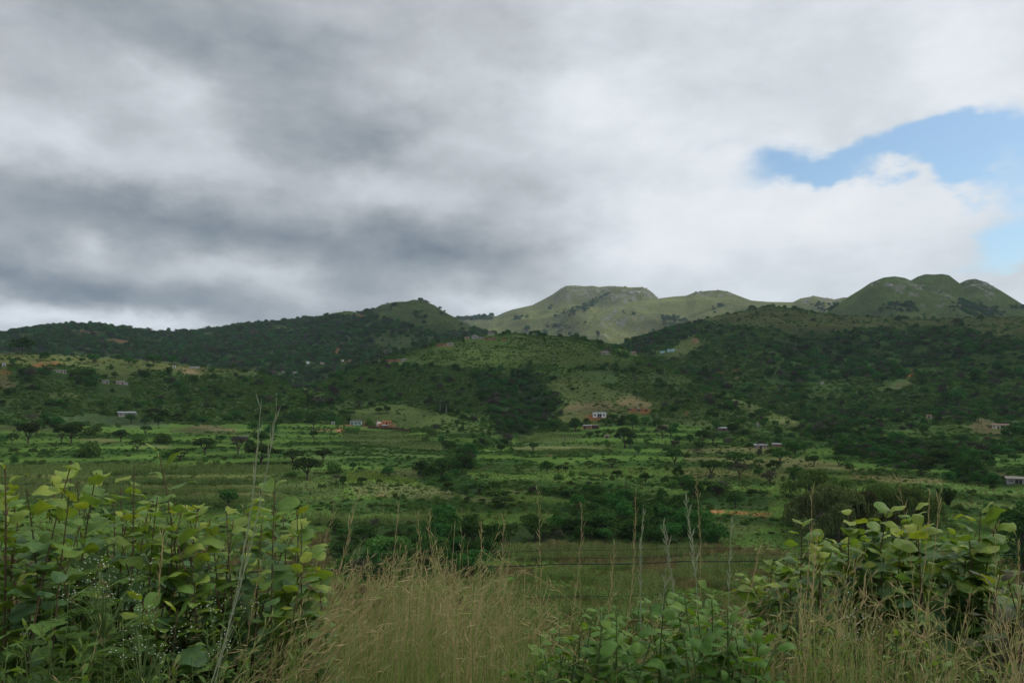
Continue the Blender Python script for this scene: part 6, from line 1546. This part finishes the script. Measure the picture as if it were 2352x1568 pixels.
root = top.copy(); root[:, 0] -= lean * 1.2; root[:, 1] += rf_.normal(0, .12, len(x)); root[:, 2] = zxy(root[:, 0], root[:, 1]) - .03
bend = np.stack([-.38 * lean, rf_.normal(0, .05, len(x)), np.abs(lean) * -.16], 1)
v, f, ctl = ribbons(root, top, bend, np.full(len(x), .0034), 6, .35)
v2, f2 = spikelets(root, top, ctl, 16, .70, .034, .0017, .42)
sel = rf_.random(len(x)) < .8
m_ = np.repeat(sel, 16); f2 = f2[m_]
tall_v, tall_f = np.concatenate([v, v2]), np.concatenate([f, f2 + len(v)])
o = link(bpy.data.objects.new('tall_grass', mesh_np('tall_grass', tall_v, tall_f, TANG, False)))
tag(o, 'tall tan roadside grass with reddish seed heads', 'grass', kind='stuff')
x, d, top = grass_points(8500, (2.2, 5.0), 330, .55)
top[:, 2] -= .10
top[:, 2] += (fbm(x / 40., d * 2., 2, 29) - .5) * .4
lean = rf_.normal(.16, .38, len(x)); root = top.copy(); root[:, 0] -= lean; root[:, 1] += rf_.normal(0, .12, len(x)); root[:, 2] = zxy(root[:, 0], root[:, 1]) - .03
v, f, _ = ribbons(root, top, np.stack([-.5 * lean, 0 * lean, -.18 * np.abs(lean) - .02], 1), rf_.uniform(.004, .0085, len(x)), 6, .12, rf_.normal(0, .8, len(x)))
o = link(bpy.data.objects.new('verge_grass', mesh_np('verge_grass', v, f, GRNG, False)))
tag(o, 'green grass blades of the road verge', 'grass', kind='stuff')
x, d, top = grass_points(420, (2.4, 4.6), 260, .9)
lean = rf_.uniform(.35, .95, len(x)) * np.where(rf_.random(len(x)) < .25, -1, 1); top[:, 2] -= .05
root = top.copy(); root[:, 0] -= lean; root[:, 2] = zxy(root[:, 0], root[:, 1]) - .03
v, f, ctl = ribbons(root, top, np.stack([.42 * lean, 0 * lean, -.42 * np.abs(lean)], 1), np.full(len(x), .0036), 9, .35)
v2, f2 = spikelets(root, top, ctl, 18, .72, .04, .0016, .5)
o = link(bpy.data.objects.new('arching_grass', mesh_np('arching_grass', np.concatenate([v, v2]), np.concatenate([f, f2 + len(v)]), TANG, False)))
tag(o, 'bent and fallen grass stems arching through the verge', 'grass', kind='stuff')
# bank between verge and fields: waist-high grass clumps
bt = [solo('grass_tuft', mesh_np('grass_tuft', *tuft_mesh(15, .45, 60, .5, .006)), 1290, 1440, 1.0, 'fine green grass tuft on the bank this side of the fence', 'grass tuft', 7), solo('grass_tuft', mesh_np('grass_tuft', *tuft_mesh(16, .5, 60, .5, .006)), 1420, 1440, 1.0, 'fine tan grass tuft on the bank this side of the fence', 'grass tuft', 7)]
bt[0].data.materials.append(MGT); bt[1].data.materials.append(MGD)
nB = 16000
a = rng.uniform(-math.radians(37), math.radians(37), nB); r = np.exp(rng.uniform(math.log(12), math.log(97), nB))
scatter('bank_grass', 'rough grass on the bank below the road', 'grass', np.stack([r * np.sin(a), r * np.cos(a), zat(a, r), rng.uniform(.55, 1.1, nB)], 1), [bt[0], bt[0], bt[1]], tilt=.12)
# single stalks standing clear of the mass
def stalk(x, y, xb, yb, d, label, mt=TANG, w=.005, head=.25, ln=.03, ang=.35, n=40, name='grass_stalk', wd=.0016):
    top = at(x, y, d)[None]; lo = at(xb, yb, d)[None]
    dirn = (lo - top); k = (top[0, 2] - float(zxy(lo[0, 0], lo[0, 1]))) / max(1e-3, (top - lo)[0, 2])
    root = top + dirn * min(k, 3.0); root[0, 2] = min(root[0, 2], float(zxy(root[0, 0], root[0, 1])))
    ln_ = np.linalg.norm(top - root)
    v, f, ctl = ribbons(root, top, np.array([[-(.07 + .05 * abs(math.sin(x))) * ln_ * (np.sign(x - xb) or 1), 0, .02 * ln_ * math.sin(x * 1.7)]]), np.array([w]), 10, .35, np.array([0.2]))
    o_ = root[0].copy()
    t_ = link(bpy.data.objects.new(name, None)); t_.location = o_
    link(bpy.data.objects.new('stem', mesh_np('stem', v - o_, f, mt, False)), t_)
    v2, f2 = spikelets(root, top, ctl, n, 1 - head, ln, wd, ang)
    link(bpy.data.objects.new('seed_head', mesh_np('seed_head', v2 - o_, f2, mt, False)), t_)
    tag(t_, label, 'grass', 'single stalks of grass standing clear')
stalk(634, 954, 486, 1072, 2.5, 'green arching seed stalk crossing the bushes beyond the shrubs', PALEG, .006, .5, .06, .22, 36)
stalk(598, 942, 478, 1085, 2.52, 'tallest green seed stalk with loose head over the far fields', PALEG, .005, .42, .05, .2, 36)
stalk(1576, 1150, 1560, 1346, 3.0, 'pale stalk with the tallest branching white head', PALEG, .006, .2, .04, .45, 34, wd=.003)
stalk(1477, 1182, 1505, 1346, 3.0, 'pale stalk tilting back with a slim whitish head', PALEG, .006, .22, .03, .2, 34, wd=.003)
stalk(1523, 1206, 1521, 1335, 3.0, 'pale upright stalk with a thick feathery head', PALEG, .006, .34, .035, .3, 46, wd=.003)
stalk(1538, 1244, 1556, 1325, 3.0, 'short pale stalk with an open forked head', PALEG, .005, .3, .04, .5, 26, wd=.0028)
stalk(1681, 1196, 1701, 1272, 3.1, 'pale slim stalk over the grassy slope by the red road', PALEG, .005, .2, .03, .25, 26, wd=.0025)
LEANS = [(1235, 1128, 1228, 1340, 'pale tan stalk rising straight past the dry spur'), (1592, 1090, 1578, 1270, 'tall brown stalk reaching above the thicket'), (1160, 1190, 1100, 1330, 'tan stalk leaning over the wire at the dark bushy tree'), (1108, 1195, 1085, 1330, 'tan stalk crossing the dark bushy tree'), (958, 1190, 944, 1330, 'tan forked stalk before the terraces thicket'),
         (905, 1165, 840, 1320, 'slender leaning stalk over the spreading tree'), (1398, 1245, 1360, 1400, 'tan stalk crossing the near maize'), (1326, 1166, 1290, 1330, 'brown stalk over the thicket edge'), (1452, 1140, 1400, 1400, 'dark brown stalk leaning over the thick wire'), (1858, 1130, 1800, 1260, 'brown stalk over the brown willow'), (2062, 1110, 2048, 1280, 'tan stalk rising past the green willow'),
         (2128, 1122, 2060, 1280, 'tan stalk leaning before the willows'), (2150, 1130, 2080, 1300, 'second leaning stalk close to the bamboo clump'), (752, 1175, 650, 1400, 'long pale-headed stalk beside the leaning shrub shoot'), (806, 1150, 720, 1350, 'thin brown stalk over the bean field'), (1740, 1250, 1640, 1430, 'leaning tan stalk over the glossy mound'), (2335, 1240, 2290, 1480, 'tan stalk crossing the dark edge tree'), (2290, 1215, 2345, 1480, 'brown stalk tilting back across the withered shrub'),
         (360, 1225, 335, 1480, 'paired brown stalk standing in front of the corner shrubs'), (600, 1290, 606, 1400, 'thin pale stalk before the leaning shrub')]
for (x, y, xb, yb, lb) in LEANS:
    stalk(x + random.uniform(-4, 14), y, xb - random.uniform(0, 25), yb, random.uniform(2.7, 3.4), lb, TANG, random.uniform(.003, .0045), random.uniform(.25, .45), random.uniform(.028, .05), random.uniform(.18, .4), random.randint(26, 46), wd=.0013)

# ------------------------------------------------------------------ wire fence at the foot of the bank
WIRE = plain('dark_wire', (.02, .02, .02), .5)
fe = link(bpy.data.objects.new('wire_fence', None)); fe.location = (0, 11.9, float(zxy(0, 11.9)))
fo = np.array(fe.location)
def fence_pt(x, ypx):
    """fence line runs from 11.3 m ahead at the left to 12.6 m at the right"""
    k = (x - 700) / 1650.0; Yd = 11.3 + 1.3 * k
    A, T = ray(x, ypx); rr_ = Yd / math.cos(A)
    return np.array([rr_ * math.sin(A), Yd, CAMZ + rr_ * T])
for (ya, yb, w, barb) in ((1272, 1243, .006, 1), (1291, 1260, .006, 1), (1307, 1271, .016, 0), (1386, 1338, .006, 1)):
    a0, b0 = fence_pt(700, ya), fence_pt(2352, yb); dv = (b0 - a0)
    pts = [a0 + dv * k - np.array([0, 0, .02 * math.sin((k * 6 % 1) * math.pi)]) - fo for k in np.linspace(-.75, 1.35, 60)]
    wb = MB(); wb.tube(pts, w / 2, 5)
    if barb:
        for k in np.linspace(-.7, 1.3, 75):
            c = a0 + dv * k - fo; c[2] -= .02 * math.sin((k * 6 % 1) * math.pi)
            wb.box(c, (.006, .006, .022), .5); wb.box(c + [.004, 0, 0], (.006, .022, .006), .3)
    wb.obj('wire', WIRE, fe)
for k in (-.6, -.33, .78, 1.18):
    a0, b0 = fence_pt(700, 1300), fence_pt(2352, 1265); c = a0 + (b0 - a0) * k; gz = float(zxy(c[0], c[1]))
    pb = MB(); pb.tube([(c[0] - fo[0], c[1] - fo[1], gz - .4 - fo[2]), (c[0] - fo[0], c[1] - fo[1], max(c[2], gz + .9) + .12 - fo[2])], [.055, .05], 7); pb.obj('post', POLEM, fe, True)
tag(fe, 'wire fence of four strands crossing the near field', 'fence')

# ------------------------------------------------------------------ unseen cloud deck added overhead to shade the valley
m, t = mat('shade_deck_vapour')
tr = nd(t, 'ShaderNodeBsdfTransparent'); tl = nd(t, 'ShaderNodeBsdfTranslucent'); tl.inputs[0].default_value = (.92, .95, 1, 1)
mx = nd(t, 'ShaderNodeMixShader'); mx.inputs[0].default_value = .44
t.links.new(tr.outputs[0], mx.inputs[1]); t.links.new(tl.outputs[0], mx.inputs[2])
o_ = nd(t, 'ShaderNodeOutputMaterial'); t.links.new(mx.outputs[0], o_.inputs[0])
CH = 2600.0
cx0, cy0 = CH / math.tan(SUN_EL) * math.sin(SUN_AZ), CH / math.tan(SUN_EL) * math.cos(SUN_AZ)
gx, gy = np.meshgrid(np.linspace(-2600, 2600, 70), np.linspace(-2600, 2950, 70), indexing='ij')
edge = np.sqrt((gx / 2500) ** 2 + ((gy - 250) / 2600) ** 2) + (fbm(gx / 700, gy / 700, 4, 311) - .5) * .35
th = 260 * np.clip(1 - edge, 0, 1) ** .5 * (.5 + fbm(gx / 400, gy / 400, 4, 312))
cv, cf2 = [], []
inside = edge < 1
n_ = gx.size
top = np.stack([gx + cx0, gy + cy0, CH + th], -1).reshape(-1, 3); bot = np.stack([gx + cx0, gy + cy0, CH - .35 * th], -1).reshape(-1, 3)
i_, j_ = np.meshgrid(np.arange(69), np.arange(69), indexing='ij')
ok = (inside[:-1, :-1] | inside[1:, :-1] | inside[1:, 1:] | inside[:-1, 1:]).ravel()
q = np.stack([i_ * 70 + j_, (i_ + 1) * 70 + j_, (i_ + 1) * 70 + j_ + 1, i_ * 70 + j_ + 1], -1).reshape(-1, 4)[ok]
shade_deck = link(bpy.data.objects.new('cloud', mesh_np('cloud', np.concatenate([top, bot]), np.concatenate([q, q[:, ::-1] + n_]), m, True)))
tag(shade_deck, 'unseen cloud deck added to shade the valley', 'cloud', kind='structure')

# ------------------------------------------------------------------ haze
m, t = mat('haze_air')
pv = nd(t, 'ShaderNodeVolumePrincipled'); pv.inputs['Color'].default_value = (.64, .82, 1, 1); pv.inputs['Density'].default_value = 5e-5; pv.inputs['Anisotropy'].default_value = .1
o_ = nd(t, 'ShaderNodeOutputMaterial'); t.links.new(pv.outputs[0], o_.inputs['Volume'])
zlo, zhi = float(Z.min()) + CAMZ - 1.5, float(P3[..., 2].max()) + 40
hb = MB(); hb.box((0, 0, (zlo + zhi) / 2), (18600, 18600, zhi - zlo))
tag(hb.obj('haze', m), 'thin bluish haze over the valley and hills', 'haze', kind='stuff')
